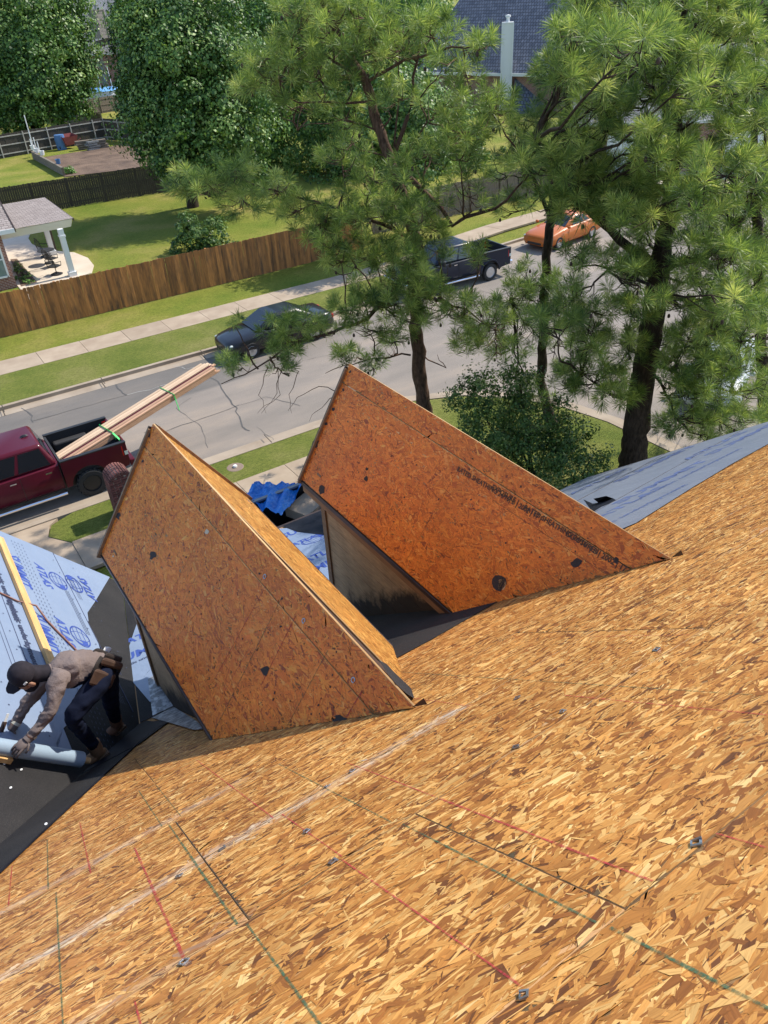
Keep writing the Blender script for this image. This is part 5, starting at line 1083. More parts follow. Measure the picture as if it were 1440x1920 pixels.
p = G(93, 494); t = thing('patio_table', 'round iron patio table among the chairs', 'table', (p[0], p[1], .02)); mb = MB(); mb.lathe([(0, .70), (.45, .70), (.46, .73), (0, .735)], 20); mb.build('tabletop', M['iron'], t, world=False); mb = MB(); mb.tube([(0, 0, .7), (0, 0, .1)], .03, 6); mb.lathe([(.28, 0), (.25, .05), (.03, .1)], 14); mb.build('leg', M['iron'], t, world=False)
# far left house with a chimney, pool, ladder
def simple_house(name, label, c, rz, w, d, hw, hr, wallm, roofm, over=.5, group=None):
    t = thing(name, label, 'house', (c[0], c[1], 0), rz, group); x, y = w/2, d/2
    Mx = Matrix.Translation((c[0], c[1], 0)) @ Matrix.Rotation(rz, 4, 'Z'); T = lambda *p: tuple(Mx @ Vector(p))
    wall_uv('wall', t, [(T(-x, -y, 0), T(x, -y, 0), T(x, -y, hw), T(-x, -y, hw)), (T(x, -y, 0), T(x, y, 0), T(x, y, hw), T(x, -y, hw)), (T(-x, y, 0), T(-x, -y, 0), T(-x, -y, hw), T(-x, y, hw)), (T(x, y, 0), T(-x, y, 0), T(-x, y, hw), T(x, y, hw))], wallm)
    X, Y = x+over, y+over; r = max(0.01, X-Y*.9)
    uv_box_roof('roof', t, [(T(-X, -Y, hw-.1), T(X, -Y, hw-.1), T(r, 0, hr), T(-r, 0, hr)), (T(X, Y, hw-.1), T(-X, Y, hw-.1), T(-r, 0, hr), T(r, 0, hr)), (T(X, -Y, hw-.1), T(X, Y, hw-.1), T(r, .01, hr), T(r, 0, hr)), (T(-X, Y, hw-.1), T(-X, -Y, hw-.1), T(-r, 0, hr), T(-r, .01, hr))], roofm)
    mb = MB()
    for a, b in ((T(-X, -Y, hw-.18), T(X, -Y, hw-.18)), (T(X, -Y, hw-.18), T(X, Y, hw-.18)), (T(-X, Y, hw-.18), T(-X, -Y, hw-.18))): mb.beam(a, b, .08, .18)
    mb.build('fascia', M['white_shade'], t); return t, T
M['taupe_siding'] = simple('taupe_siding', (.22, .19, .175), .8)
hf_ = 118.0
hb = at_depth(195, 140, hf_); H1, T1 = simple_house('brick_house', 'far brick house with tall siding chimney between two trees', (hb[0]+3, hb[1]+9), -.45, 22, 14, 6.0, 13.5, 'brickwall', 'shingle_grey')
def chimney(parent, px, py_top, py_bot, hf, w, d, m, rz, name='chimney', bands=0):
    a = at_depth(px, py_top, hf); b = at_depth(px, py_bot, hf); c = Vector((b[0], b[1], (a[2]+b[2])/2)); hgt = a[2]-b[2]; R = Matrix.Rotation(rz, 3, 'Z')
    mb = MB(); mb.box(c, (w, d, hgt), R); mb.box(c+Vector((0, 0, hgt/2)), (w*1.1, d*1.1, .12), R)
    for k in range(bands):
        z = -hgt/2+hgt*(k+.5)/bands; mb.box(c+Vector((0, 0, z)), (w*1.02, d*1.02, hgt/bands*.9), R, taper=.985)
    for sx in (-1, 1):
        for sy in (-1, 1): mb.box(c+R @ Vector((sx*w*.5, sy*d*.5, 0)), (w*.14, d*.14, hgt), R)
    o = mb.build(name, M[m], parent); mb = MB(); mb.tube([c+Vector((0, 0, hgt/2)), c+Vector((0, 0, hgt/2+.5))], w*.16, 10); mb.lathe([(w*.16, 0), (w*.27, .05), (w*.25, .2), (0, .26)], 12, Matrix.Translation(c+Vector((0, 0, hgt/2+.45)))); mb.build('chimney_cap', M['grey_metal' if m != 'white_shade' else 'white_shade'], o); return o
chimney(H1, 192, 18, 72, hf_-3, 1.25, 1.2, 'taupe_siding', .4, bands=8)
for px, py in ((176, 55), (206, 47)):
    c = at_depth(px, py, hf_-2.2); window(H1, c, RH, 1.1, 1.7, glass='glass_pale')
# porch with two posts
q = [at_depth(px, py, hf_-2) for px, py in ((176, 92), (210, 78), (212, 68), (176, 78))]
mb = MB(); mb.prism([tuple(v) for v in q], tuple(FH*4)); mb.build('porch_roof', M['shingle_tan'], H1)
for px, py0, py1 in ((181, 97, 130), (188, 100, 124)):
    a = at_depth(px, py0, hf_-1.5); mb = MB(); mb.box((a[0], a[1], a[2]/2+.6), (.3, .3, a[2]-1.2)); mb.build('porch_post', M['timber_grey'], H1)
mb = MB(); c = at_depth(188, 140, hf_); mb.box((c[0], c[1], 1.0), (7, 1.6, 2.0), Matrix.Rotation(-.5, 3, 'Z')); mb.build('deck', M['deck_brick'], H1)
pc = at_depth(189, 167, 114); t = thing('pool', 'above-ground pool under a blue cover by the far deck', 'pool', (pc[0], pc[1], 0)); mb = MB(); mb.lathe([(2.5, 0), (2.5, pc[2]-.1)], 24); mb.build('pool_wall', M['white_shade'], t, world=False)
mb = MB(); mb.lathe([(2.6, pc[2]-.1), (2.2, pc[2]+.05), (1.2, pc[2]-.05), (0, pc[2]+.1)], 24); mb.build('pool_cover', simple('pale_blue_cover', (.10, .30, .62), .5, c2=(.2, .45, .75), sc=2), t, world=False)
a = at_depth(190, 148, 116.5); t = thing('pool_ladder', 'white arched pool ladder above the blue cover', 'ladder', (a[0], a[1], 0))
for s in (-.35, .35):
    mb = MB(); o_ = Vector((a[0], a[1], 0))+Vector(RH)*s; mb.tube([o_+Vector((0, 0, 0)), o_+Vector((0, 0, a[2]+.9)), o_+Vector(RH)*.15+Vector((0, 0, a[2]+1.5)), o_+Vector(RH)*.7+Vector((0, 0, a[2]+1.4)), o_+Vector(RH)*1.0+Vector((0, 0, 0))], .05, 6); mb.build('side_rail', M['white_shade'], t)
for z in (.5, 1.0, 1.5): mb = MB(); o_ = Vector((a[0], a[1], z)); mb.beam(o_-Vector(RH)*.35, o_+Vector(RH)*.35, .12, .05); mb.build('step', M['white_paint'], t)
# house with the blue-grey roof behind the pines
hfB = hfd(62, 72)
ra = at_depth(885, 137, hfB); dv = ray(-1517, 100); dv = Vector((dv[0], dv[1], 0)).normalized(); ang = math.atan2(-dv.y, -dv.x)
ex = Vector((math.cos(ang), math.sin(ang), 0)); ey = Vector((-math.sin(ang), math.cos(ang), 0))
HB = thing('shingle_house', 'house with steep blue-grey shingle roof behind the middle pines', 'house', (ra[0], ra[1], 0), 0)
E0 = Vector((ra[0], ra[1], ra[2])); zt = 13.0
bk = ey if ey.dot(Vector(FH)) > 0 else -ey
uv_box_roof('roof', HB, [(tuple(E0-ex*8), tuple(E0+ex*15), tuple(E0+ex*15+bk*11+Vector((0, 0, 10))), tuple(E0-ex*5+bk*11+Vector((0, 0, 10))))], 'shingle_blue')
mb = MB(); mb.beam(E0-ex*8-Vector((0, 0, .1)), E0+ex*15-Vector((0, 0, .1)), .12, .28); mb.build('fascia', M['white_shade'], HB)
W0 = E0+bk*.6; wall_uv('wall', HB, [((W0-ex*7.5).to_tuple()[:2]+(0,), (W0+ex*14.5).to_tuple()[:2]+(0,), (W0+ex*14.5).to_tuple()[:2]+(E0.z,), (W0-ex*7.5).to_tuple()[:2]+(E0.z,))], 'brickwall')
chimney(HB, 945.5, 43, 235, hfB-2.4, 1.05, 1.05, 'white_shade', ang+.55, bands=14)
LR4 = [tuple(at_depth(px, py, hfB-d)) for px, py, d in ((962, 222, 6), (1110, 232, 6), (1100, 120, 1.5), (966, 122, 1.5))]; uv_box_roof('lower_roof', HB, [tuple(LR4)], 'shingle_blue')
HC, TC = simple_house('garage_house', 'pale house with grey roof at the right behind the big pine', tuple(at_depth(1290, 190, 62)[:2]), -.75, 16, 11, 3.4, 7.2, 'white_mat' if False else 'brickwall', 'shingle_grey')
gw = MB(); 
for k, (x, w) in enumerate(((-3.5, 4.8), (3.2, 2.6))):
    c = Vector(TC(x, -5.55, 1.3)); mb = MB(); mb.box(c, (w, .1, 2.4), Matrix.Rotation(-.75, 3, 'Z')); mb.build('garage_door', M['white_paint'], HC)
sheet('driveway', [tuple(G(*p)[:2]) for p in ((1230, 345), (1440, 355), (1480, 320), (1300, 300))], .03, M['patio'], thick=.04)
# ================================================================== BRICK MAILBOX
mbx = thing('brick_mailbox', 'arched brick mailbox pillar on the kerb lawn beside the maroon pickup', 'mailbox', (3.30, 19.05, .12), 0)
W_, D_, Hc = .62, .62, 1.12; R_ = W_/2
mb = MB(); mb.box((0, 0, Hc/2), (W_-.03, D_-.03, Hc))
arc = [(math.cos(t)*(R_-.015), Hc+math.sin(t)*(R_-.015)) for t in np.linspace(0, math.pi, 14)]; mb.prism([(x, -D_/2+.015, z) for x, z in arc], (0, D_-.03, 0)); mb.build('mortar_core', M['mortar'], mbx, world=False)
bmesh_b = MB().box((0, 0, 0), (.188, .03, .054)).mesh('brick', M['brick']); bhalf = MB().box((0, 0, 0), (.088, .03, .054)).mesh('brick', M['brick'])
def brick(me, loc, rot): o = link('brick', me, mbx, world=False); o.location = loc; o.rotation_euler = rot
for k in range(16):
    z = .035+.070*k
    for face, (cx, cy, rz) in enumerate(((0, -D_/2+.003, 0), (-W_/2+.003, 0, math.pi/2), (W_/2-.003, 0, math.pi/2))):
        xs = (-.205, 0, .205) if k % 2 else (-.26, -.1025, .1025, .26)
        for j, x in enumerate(xs):
            me = bhalf if (k % 2 == 0 and j in (0, 3)) else bmesh_b; dx, dy = (x, 0) if rz == 0 else (0, x); brick(me, (cx+dx, cy+dy, z), (random.gauss(0, .01), 0, rz))
for k in range(3):
    z = Hc+.035+.07*k; w = math.sqrt(max(0, .22**2-(z-Hc)**2))
    for x in ((-.1, .1) if w > .15 else (0,)): brick(bmesh_b if w > .12 else bhalf, (x, -D_/2+.001, z), (0, 0, 0))
arch_b = MB().box((0, 0, 0), (.054, .187, .035)).mesh('brick', M['brick']); arch_f = MB().box((0, 0, 0), (.050, .03, .085)).mesh('brick', M['brick'])
for k in range(13):
    t = math.pi*(k+.5)/13; x, z = math.cos(t)*R_, Hc+math.sin(t)*R_
    for j in range(3): brick(arch_b, (x, -.205+.205*j, z), (0, math.pi/2-t, 0))
    brick(arch_f, (math.cos(t)*(R_-.042), -D_/2-.002, Hc+math.sin(t)*(R_-.042)), (0, math.pi/2-t, 0))
p = G(441, 876, .12); t = thing('utility_cover', 'round utility cover with white cap set in the verge', 'utility cover', (p[0], p[1], .12)); mb = MB(); mb.lathe([(0, .005), (.24, .008), (.26, .0)], 20); mb.build('lid', simple('dusty_cover', (.22, .16, .12), .9), t, world=False); mb = MB(); mb.lathe([(.06, .005), (.065, .05), (.05, .07), (0, .075)], 14); mb.build('cap', M['white_paint'], t, world=False)

# ================================================================== VEHICLES
def apply_bool(o, cyls):
    for M4, r, L in cyls:
        mb = MB(); mb.lathe([(r, -L/2), (r, L/2)], 28, M4); me = mb.mesh('cut', M['black_trim']); c = bpy.data.objects.new('cut', me); COL.objects.link(c)
        md = o.modifiers.new('b', 'BOOLEAN'); md.operation = 'DIFFERENCE'; md.solver = 'EXACT'; md.object = c
        dg = bpy.context.evaluated_depsgraph_get(); dg.update(); n = bpy.data.meshes.new_from_object(o.evaluated_get(dg)); o.modifiers.clear(); o.data = n; bpy.data.objects.remove(c)
def loft(secs, mats):
    """secs: (x, [(y,z)...]) half outlines from keel to crown, mirrored"""
    mb = MB(); n = len(secs[0][1]); ring = []
    for x, h in secs:
        pts = [(x, y, z) for y, z in h]+[(x, -y, z) for y, z in h[::-1] if True]; ring.append(pts)
    V = [p for r in ring for p in r]; k = 2*n; F = []
    for i in range(len(secs)-1):
        for j in range(k): F.append((i*k+j, i*k+(j+1) % k, (i+1)*k+(j+1) % k, (i+1)*k+j))
    F.append(tuple(range(k))); F.append(tuple(range((len(secs)-1)*k, len(secs)*k))[::-1]); mb.add(V, F); return mb
def half(w, zb, zt, belt=.62, crown=.04): return [(0.0, zb), (w*.82, zb), (w*.97, zb+.12), (w, zb+(zt-zb)*.35), (w*.99, zb+(zt-zb)*belt), (w*.945, zt-.06), (w*.84, zt), (w*.4, zt+crown*.8), (0.0, zt+crown)]
RX = Matrix.Rotation(math.pi/2, 4, 'X')
def wheels(t, xs, y, r, w, rimm, spokes=5, arch=.09, knob=False):
    for x in xs:
        for s in (-1, 1):
            T_ = Matrix.Translation((x, s*y, r)) @ Matrix.Rotation(-s*math.pi/2, 4, 'X'); mb = MB()   # +z points outwards... mirrored by s
            T_ = Matrix.Translation((x, s*y, r)) @ Matrix.Rotation(math.pi/2 if s < 0 else -math.pi/2, 4, 'X')
            mb.lathe([(r*.6, -w/2), (r*.93, -w/2), (r, -w*.35), (r, w*.35), (r*.93, w/2), (r*.66, w/2), (r*.62, w*.3), (r*.60, -w/2)], 28, T_)
            if knob:
                for k in range(22):
                    a = 2*math.pi*k/22; mb.box(T_ @ Vector((math.cos(a)*r, math.sin(a)*r, w*.30)), (.05, .07, .07), (T_.to_3x3() @ Matrix.Rotation(a, 3, 'Z')))
            wo = mb.build('wheel', M['tyre'], t, world=False, smooth=40); mb = MB()
            mb.lathe([(r*.66, w*.40), (r*.60, w*.47), (r*.56, w*.25), (r*.56, -w*.2)], 28, T_)
            for k in range(spokes):
                a = 2*math.pi*k/spokes; R3 = T_.to_3x3() @ Matrix.Rotation(a, 3, 'Z'); mb.box(T_ @ Vector((math.cos(a)*r*.33, math.sin(a)*r*.33, w*.34)), (r*.56, r*(.20 if spokes < 7 else .09), .03), R3)
            mb.lathe([(r*.14, w*.30), (r*.14, w*.40), (0, w*.42)], 14, T_); mb.build('rim', M[rimm], wo, world=False, smooth=35)
            mb = MB(); mb.lathe([(0, -w*.1), (r*.57, -w*.1)], 20, T_); mb.build('brake_shadow_disc', M['black_trim'], wo, world=False)
def quad_on(mb, pts, off): 
    p = [Vector(q) for q in pts]; n = (p[1]-p[0]).cross(p[-1]-p[0]).normalized(); mb.prism([q+n*off for q in p], n*-.004)
def greenhouse(t, m, xb0, xt0, xt1, xb1, zb, zt, wb, wt, splits, bev=.07, glass='glass'):
    mb = MB(); nseg = 6; secs = []
    for x, zz, w, in ((xb0, zb, wb*.97), (xt0, zt, wt), (xt1, zt, wt), (xb1, zb, wb*.97)): secs.append((x, zz, w))
    lo = [(xb0, wb), (xb1, wb)]
    V = [(xb0, -wb*.94, zb), (xb0, wb*.94, zb), (xb1, wb*.95, zb), (xb1, -wb*.95, zb), (xt0, -wt, zt-.02), (xt0, wt, zt-.02), (xt1, wt, zt-.02), (xt1, -wt, zt-.02)]
    xm = (xt0+xt1)/2; b = [Vector(v) for v in V]
    mb.add(V, [(0, 1, 2, 3), (4, 7, 6, 5), (0, 4, 5, 1), (1, 5, 6, 2), (2, 6, 7, 3), (3, 7, 4, 0)])
    o = mb.build('cab', M[m], t, world=False, smooth=50, bevel=bev)
    def G4(a, b_, c, d, u0, u1, v0, v1):
        def P(u, v): return (a*(1-u)+b_*u)*(1-v)+(d*(1-u)+c*u)*v
        return [P(u0, v0), P(u1, v0), P(u1, v1), P(u0, v1)]
    out = []
    def pane(name, pts, ctr):
        p = [Vector(q) for q in pts]; n = (p[1]-p[0]).cross(p[3]-p[0]).normalized()
        if n.dot(p[0]-ctr) < 0: n = -n
        mb = MB(); mb.prism([q+n*.006 for q in p], n*-.02); mb.build(name, M[glass], o, world=False)
    ctr = Vector((xm, 0, (zb+zt)/2))
    pane('windshield', G4(b[0], b[1], b[5], b[4], .07, .93, .06, .90), ctr); pane('rear_window', G4(b[2], b[3], b[7], b[6], .10, .90, .10, .88), ctr)
    for A, B_, C_, D_ in ((b[0], b[3], b[7], b[4]), (b[1], b[2], b[6], b[5])):
        for u0, u1 in splits: pane('side_window', G4(A, B_, C_, D_, u0, u1, .08, .84), ctr)
    return o
def bits(t, L):
    for name, m, c, size, *rest in L:
        mb = MB(); mb.box(c, size, rest[0] if rest else None); mb.build(name, M[m], t, world=False, bevel=min(size)*.2)
def pickup(label, paint, loc, rz, group, rim, spokes, knob, step='chrome', flare=None):
    t = thing('pickup_truck', label, 'pickup truck', loc, rz, group)
    H = [(-2.92, half(.70, .55, .85)), (-2.88, half(.86, .48, 1.02)), (-2.7, half(.95, .45, 1.12)), (-2.2, half(.99, .42, 1.17)), (-1.5, half(1.0, .42, 1.22)), (-1.25, half(1.0, .42, 1.26)), (0, half(1.0, .42, 1.28)), (.95, half(1.0, .42, 1.30)), (.985, half(.98, .42, 1.30))]
    o = loft(H, None).build('body', M[paint], t, world=False, smooth=38)
    apply_bool(o, [(Matrix.Translation((-1.95, 0, .43)) @ RX, .50, 3.0)]); o.data.materials.clear(); o.data.materials.append(M[paint])
    mb = MB(); mb.box((-1.95, 0, .7), (1.2, 1.5, .6)); mb.box((.2, 0, .55), (4.6, 1.6, .3)); mb.build('chassis', M['black_trim'], t, world=False)
    arch = [(1.02, .50), (1.17, .50)]+[(1.7-.53*math.cos(a), .45+.53*math.sin(a)) for a in np.linspace(.1, math.pi-.1, 14)]+[(2.24, .50), (2.86, .58), (2.90, .8), (2.90, 1.33), (1.02, 1.33)]
    for s in (-1, 1):
        mb = MB(); mb.prism([(x, s*1.0, z) for x, z in arch], (0, -s*.09, 0)); mb.build('bed_side', M[paint], t, world=False, bevel=.02)
        mb = MB(); mb.box((1.96, s*.955, 1.345), (1.9, .13, .04)); mb.build('bed_rail', M['black_trim'], t, world=False, bevel=.012)
        mb = MB(); mb.box((1.96, s*.900, 1.08), (1.86, .012, .5)); mb.build('bed_liner', M['bedliner'], t, world=False)
        mb = MB(); mb.box((1.7, s*.80, .98), (1.0, .26, .26)); mb.build('wheel_housing', M['bedliner'], t, world=False, bevel=.05)
        mb = MB(); mb.prism([(2.905, s*.99, .92), (2.74, s*1.003, .92), (2.74, s*1.003, 1.26), (2.905, s*.99, 1.26)], (0, -s*.12, 0)); tl = mb.build('tail_light', M['red_lens'], t, world=False, bevel=.015)
        mb = MB(); mb.box((2.86, s*.99, 1.0), (.10, .035, .12)); mb.build('reversing_lens', M['clear_lens'], tl, world=False)
        mb = MB(); mb.box((-2.8, s*.78, .93), (.2, .3, .2)); mb.build('headlight', M['clear_lens'], t, world=False, bevel=.04)
        for x in (-.30, .66): mb = MB(); mb.box((x, s*1.008, 1.13), (.17, .025, .035)); mb.build('door_handle', M['chrome'], t, world=False)
        for x in (-1.12, -.1, .97): mb = MB(); mb.box((x, s*1.0, .86), (.012, .012, .74)); mb.build('door_gap', M['black_trim'], t, world=False)
        mb = MB(); mb.tube([(-1.05, s*1.12, .42), (.95, s*1.12, .42)], .05, 8); st = mb.build('side_step', M[step], t, world=False)
        for x in (-.6, .45): mb = MB(); mb.box((x, s*1.12, .475), (.55, .09, .015)); mb.build('step_pad', M['black_trim'], st, world=False)
        mb = MB(); mb.box((-1.05, s*1.14, 1.36), (.12, .22, .24)); mb.build('side_mirror', M['black_trim'], t, world=False, bevel=.04)
        if flare:
            for cx in (-1.95, 1.7):
                mb = MB(); pts = [(cx-.53*math.cos(a), .44+.53*math.sin(a)) for a in np.linspace(.0, math.pi, 14)]
                mb.tube([(x, s*1.0, z) for x, z in pts], .045, 6); mb.build('wheel_flare', M[flare], t, world=False)
    mb = MB(); mb.box((1.95, 0, .80), (1.92, 1.85, .06)); mb.box((1.04, 0, 1.05), (.06, 1.85, .56)); mb.build('bed', M['bedliner'], t, world=False)
    for k in range(9): mb = MB(); mb.box((1.97, -.72+.18*k, .835), (1.8, .06, .015)); mb.build('bed_rib', M['bedliner'], t, world=False)
    mb = MB(); mb.box((2.885, 0, 1.04), (.07, 1.75, .58)); tg = mb.build('tailgate', M[paint], t, world=False, bevel=.02); mb = MB(); mb.box((2.85, 0, 1.05), (.02, 1.6, .5)); mb.build('tailgate_liner', M['bedliner'], tg, world=False)
    bits(t, [('rear_bumper', 'chrome' if paint == 'navy' else paint, (2.98, 0, .62), (.16, 1.95, .2)), ('front_bumper', 'chrome', (-2.95, 0, .62), (.16, 1.9, .26)), ('grille', 'black_trim', (-2.92, 0, .88), (.06, 1.1, .26))])
    greenhouse(t, paint, -1.38, -.62, .70, .97, 1.27, 1.95, .96, .74, [(.16, .50), (.55, .93)])
    if paint == 'maroon': mb = MB(); mb.lathe([(.0, .045), (.05, .035), (.09, .0)], 14, Matrix.Translation((.45, 0, 1.955)) @ Matrix.Diagonal((1.3, .5, 1, 1))); mb.build('antenna_fin', M['black_trim'], t, world=False)
    if paint == 'navy':
        for k in range(6): mb = MB(); mb.box((.04, -.55+.22*k, 1.955), (1.1, .02, .014)); mb.build('roof_rib', M[paint], t, world=False)
    wheels(t, (-1.95, 1.7), .90, .41 if knob else .40, .28, rim, spokes, knob=knob); return t
T_m = pickup('maroon crew-cab pickup parked at the near kerb with lumber in its bed', 'maroon', (1.16, 21.72, 0), 0, None, 'black_trim', 10, True)
T_n = pickup('navy crew-cab pickup with bright wheels parked beyond the middle pine', 'navy', (22.2, 28.85, 0), -.05, None, 'alloy', 5, False, flare='navy')
def car(label, paint, loc, rz, L=4.8, w=.90, hood=.93, roof=1.46, coupe=False):
    t = thing('parked_car', label, 'car', loc, rz); x0 = -L/2
    H = [(x0, half(.58, .34, .56)), (x0+.05, half(.74, .27, .66)), (x0+.22, half(w*.93, .22, .74, crown=.03)), (x0+.6, half(w*.985, .20, .82, crown=.05)), (x0+1.2, half(w, .20, hood-.03, crown=.05)), (-.9, half(w, .20, hood)), (.3, half(w, .20, hood+.03)), (1.3, half(w, .20, hood+.06)), (L/2-.55, half(w*.98, .22, hood+.07, crown=.03)), (L/2-.2, half(w*.94, .25, hood+.05, crown=.02)), (L/2-.05, half(w*.84, .30, hood-.08)), (L/2, half(w*.7, .36, hood-.25))]
    o = loft(H, None).build('body', M[paint], t, world=False, smooth=50); fx, rx_ = x0+.93, L/2-1.05
    apply_bool(o, [(Matrix.Translation((x, 0, .31)) @ RX, .37, 3.0) for x in (fx, rx_)]); o.data.materials.clear(); o.data.materials.append(M[paint])
    mb = MB(); mb.box((0, 0, .42), (L*.8, w*1.6, .36)); mb.build('chassis', M['black_trim'], t, world=False)
    if coupe: greenhouse(t, paint, -.85, .0, .75, 1.75, hood, roof, w*.90, w*.66, [(.20, .60), (.64, .80)], bev=.12)
    else: greenhouse(t, paint, -1.18, -.28, .78, 1.72, hood+.02, roof, w*.91, w*.65, [(.18, .46), (.49, .78)], bev=.12)
    for s in (-1, 1):
        mb = MB(); mb.blob((x0+.30, s*w*.72, .66), (.25, .10, .055), 2, M=Matrix.Rotation(-s*.5, 3, 'Z')); mb.build('headlight', M['clear_lens'], t, world=False, smooth=60)
        mb = MB(); mb.box((L/2-.09, s*w*.72, hood-.12), (.14, .30, .15), Matrix.Rotation(s*.35, 3, 'Z')); mb.build('tail_light', M['red_lens'], t, world=False, bevel=.03)
        mb = MB(); mb.box((-.92, s*(w+.09), hood+.08), (.12, .18, .13)); mb.build('side_mirror', M[paint], t, world=False, bevel=.04)
        for x in ((.12, .98) if not coupe else (.5,)): mb = MB(); mb.box((x, s*w*1.0, hood-.1), (.17, .03, .035)); mb.build('door_handle', M['chrome' if paint == 'black_paint' else paint], t, world=False)
        for x in ((-.95, .22, 1.12) if not coupe else (-.75, .68)): mb = MB(); mb.box((x, s*w*.988, .62), (.012, .02, .55)); mb.build('door_gap', M['black_trim'], t, world=False)
    bits(t, [('grille', 'black_trim', (x0+.06, 0, .60), (.05, .7, .09)), ('lower_grille', 'black_trim', (x0+.02, 0, .38), (.06, .9, .12)), ('license_plate', 'white_shade', (L/2-.02, 0, .58), (.04, .32, .16))])
    wheels(t, (fx, rx_), w-.10, .325, .2, 'alloy', 6); return t
car('black sedan parked at the far kerb under the pine branch', 'black_paint', (12.35, 27.62, 0), 0)
car('orange two-door coupe parked behind the navy pickup', 'orange', (31.0, 30.25, 0), .14, L=4.8, w=.95, hood=.96, roof=1.44, coupe=True)
car('silver white car standing in the side street behind the big pine', 'white_car', (22.4, 14.0, 0), .5, L=4.8)
# lumber on the maroon truck, straps
pa = np.array([.95+1.16+.05, 21.72-.62, .98]); a2 = at_depth(398, 690, hfd(*[v for v in at_depth(398, 690, 24.6)[:2]]))
p_lo = Vector((2.22, 21.25, .98)); p_hi = Vector(at_depth(396, 694, hfd(6.9, 22.9)))
lum = thing('lumber_bundle', 'long bundle of pale lumber strapped across the maroon pickup bed', 'lumber', tuple(p_lo)); dL = (p_hi-p_lo); dn = dL.normalized(); sd = dn.cross(Vector((0, 0, 1))).normalized(); upv = sd.cross(dn)
lum.rotation_euler = (0, 0, 0)
Rl = Matrix((dn, sd, upv)).transposed()
for j in range(5):
    for k in range(6):
        mb = MB(); Lk = dL.length*random.uniform(.975, 1.0); mb.box((0, 0, 0), (Lk, random.choice((.106, .112, .09)), .034)); me = mb.mesh('board', M['maroon'] if (k == 3 and j == 4) else M['lumber' if k < 3 else 'lumber_p']); o = link('board', me, lum, world=False)
        o.matrix_local = Matrix.Translation(dn*(Lk/2+random.uniform(0, .18))+sd*(-.31+.124*k+random.uniform(-.004, .004))+upv*(.02+.040*j+random.uniform(0, .006)-(.03 if (k == 3 and j == 4) else 0))) @ Rl.to_4x4()
for f, w in ((.30, .06), (.70, .03)):
    mb = MB(); c = dn*dL.length*f; cs = [c+sd*x+upv*z for x, z in ((-.39, -.01), (-.39, .21), (.375, .21), (.375, -.01))]
    for a, b in zip(cs, cs[1:]+cs[:1]): mb.beam(a, b, w, .006, tuple(dn))
    if f > .5: mb.beam(cs[2], cs[2]+Vector((.05, -.05, -.55)), .03, .01)
    else: mb.beam(cs[2], cs[2]+Vector((.15, -.25, -.25)), w, .01)
    mb.build('strap', M['strap'], lum, world=False)

# ================================================================== TARP AND BINS ON THE GROUND IN FRONT
def crumple(name, label, cat, corners, nx, ny, amp, m, seed, lift=.0):
    g = np.random.default_rng(seed); a, b, c, d = [np.array(q, float) for q in corners]; V = []; F = []
    ph = g.uniform(0, 6, 12); fr = g.uniform(1.2, 4.5, 12)
    for j in range(ny+1):
        for i in range(nx+1):
            u, v = i/nx, j/ny; p = (a*(1-u)+b*u)*(1-v)+(d*(1-u)+c*u)*v
            hh = sum(abs(math.sin(fr[k]*u*(1+k % 3)+fr[(k+5) % 12]*v+ph[k])) for k in range(6))/6; p = p+np.array([g.normal(0, .008), g.normal(0, .008), lift+amp*hh+g.normal(0, amp*.03)]); V.append(p)
    for j in range(ny):
        for i in range(nx): q = j*(nx+1)+i; F.append((q, q+1, q+nx+2, q+nx+1))
    o = link(name, mesh_np(name, V, F, M[m], smooth=True)); return tag(o, label, cat)
zt_ = 1.25
crumple('tarp', 'crumpled bright blue tarp between the two dormers', 'tarp', [on_plane(455, 945, (0, 0, 1), (0, 0, zt_)), on_plane(530, 985, (0, 0, 1), (0, 0, zt_)), on_plane(572, 920, (0, 0, 1), (0, 0, zt_)), on_plane(484, 922, (0, 0, 1), (0, 0, zt_))], 34, 22, .42, 'tarp', 5)
t = thing('trailer', 'black open trailer bin half hidden under the blue tarp', 'trailer', (6.0, 14.6, 0))
c0 = on_plane(545, 958, (0, 0, 1), (0, 0, 1.5)); mb = MB()
for dx, dy, sx, sy in ((0, -.9, 3.2, .08), (0, .9, 3.2, .08), (-1.6, 0, .08, 1.8), (1.6, 0, .08, 1.8)): mb.box((c0[0]+dx, c0[1]+dy, 1.0), (sx, sy, 1.0))
mb.box((c0[0], c0[1], .55), (3.2, 1.8, .1)); mb.build('bin', M['black_trim'], t)
for dy in (-.9, .9): mb = MB(); mb.beam((c0[0]-1.65, c0[1]+dy, 1.52), (c0[0]+1.65, c0[1]+dy, 1.52), .10, .05); mb.build('top_rail', M['grey_metal'], t)
for dx in (-1.1, 1.1): mb = MB(); mb.lathe([(0, -.1), (.3, -.1), (.34, 0), (.3, .1), (0, .1)], 16, Matrix.Translation((c0[0]+dx, c0[1]-1.05, .34)) @ RX); mb.build('wheel', M['tyre'], t)
mb = MB(); mb.box((c0[0]+.6, c0[1]+.3, 1.2), (.9, .7, .25), Matrix.Rotation(.4, 3, 'Z')); tag(mb.build('torn_carton', simple('torn_carton', (.33, .25, .18), .9)), 'pale torn carton lying in the black trailer', 'carton')

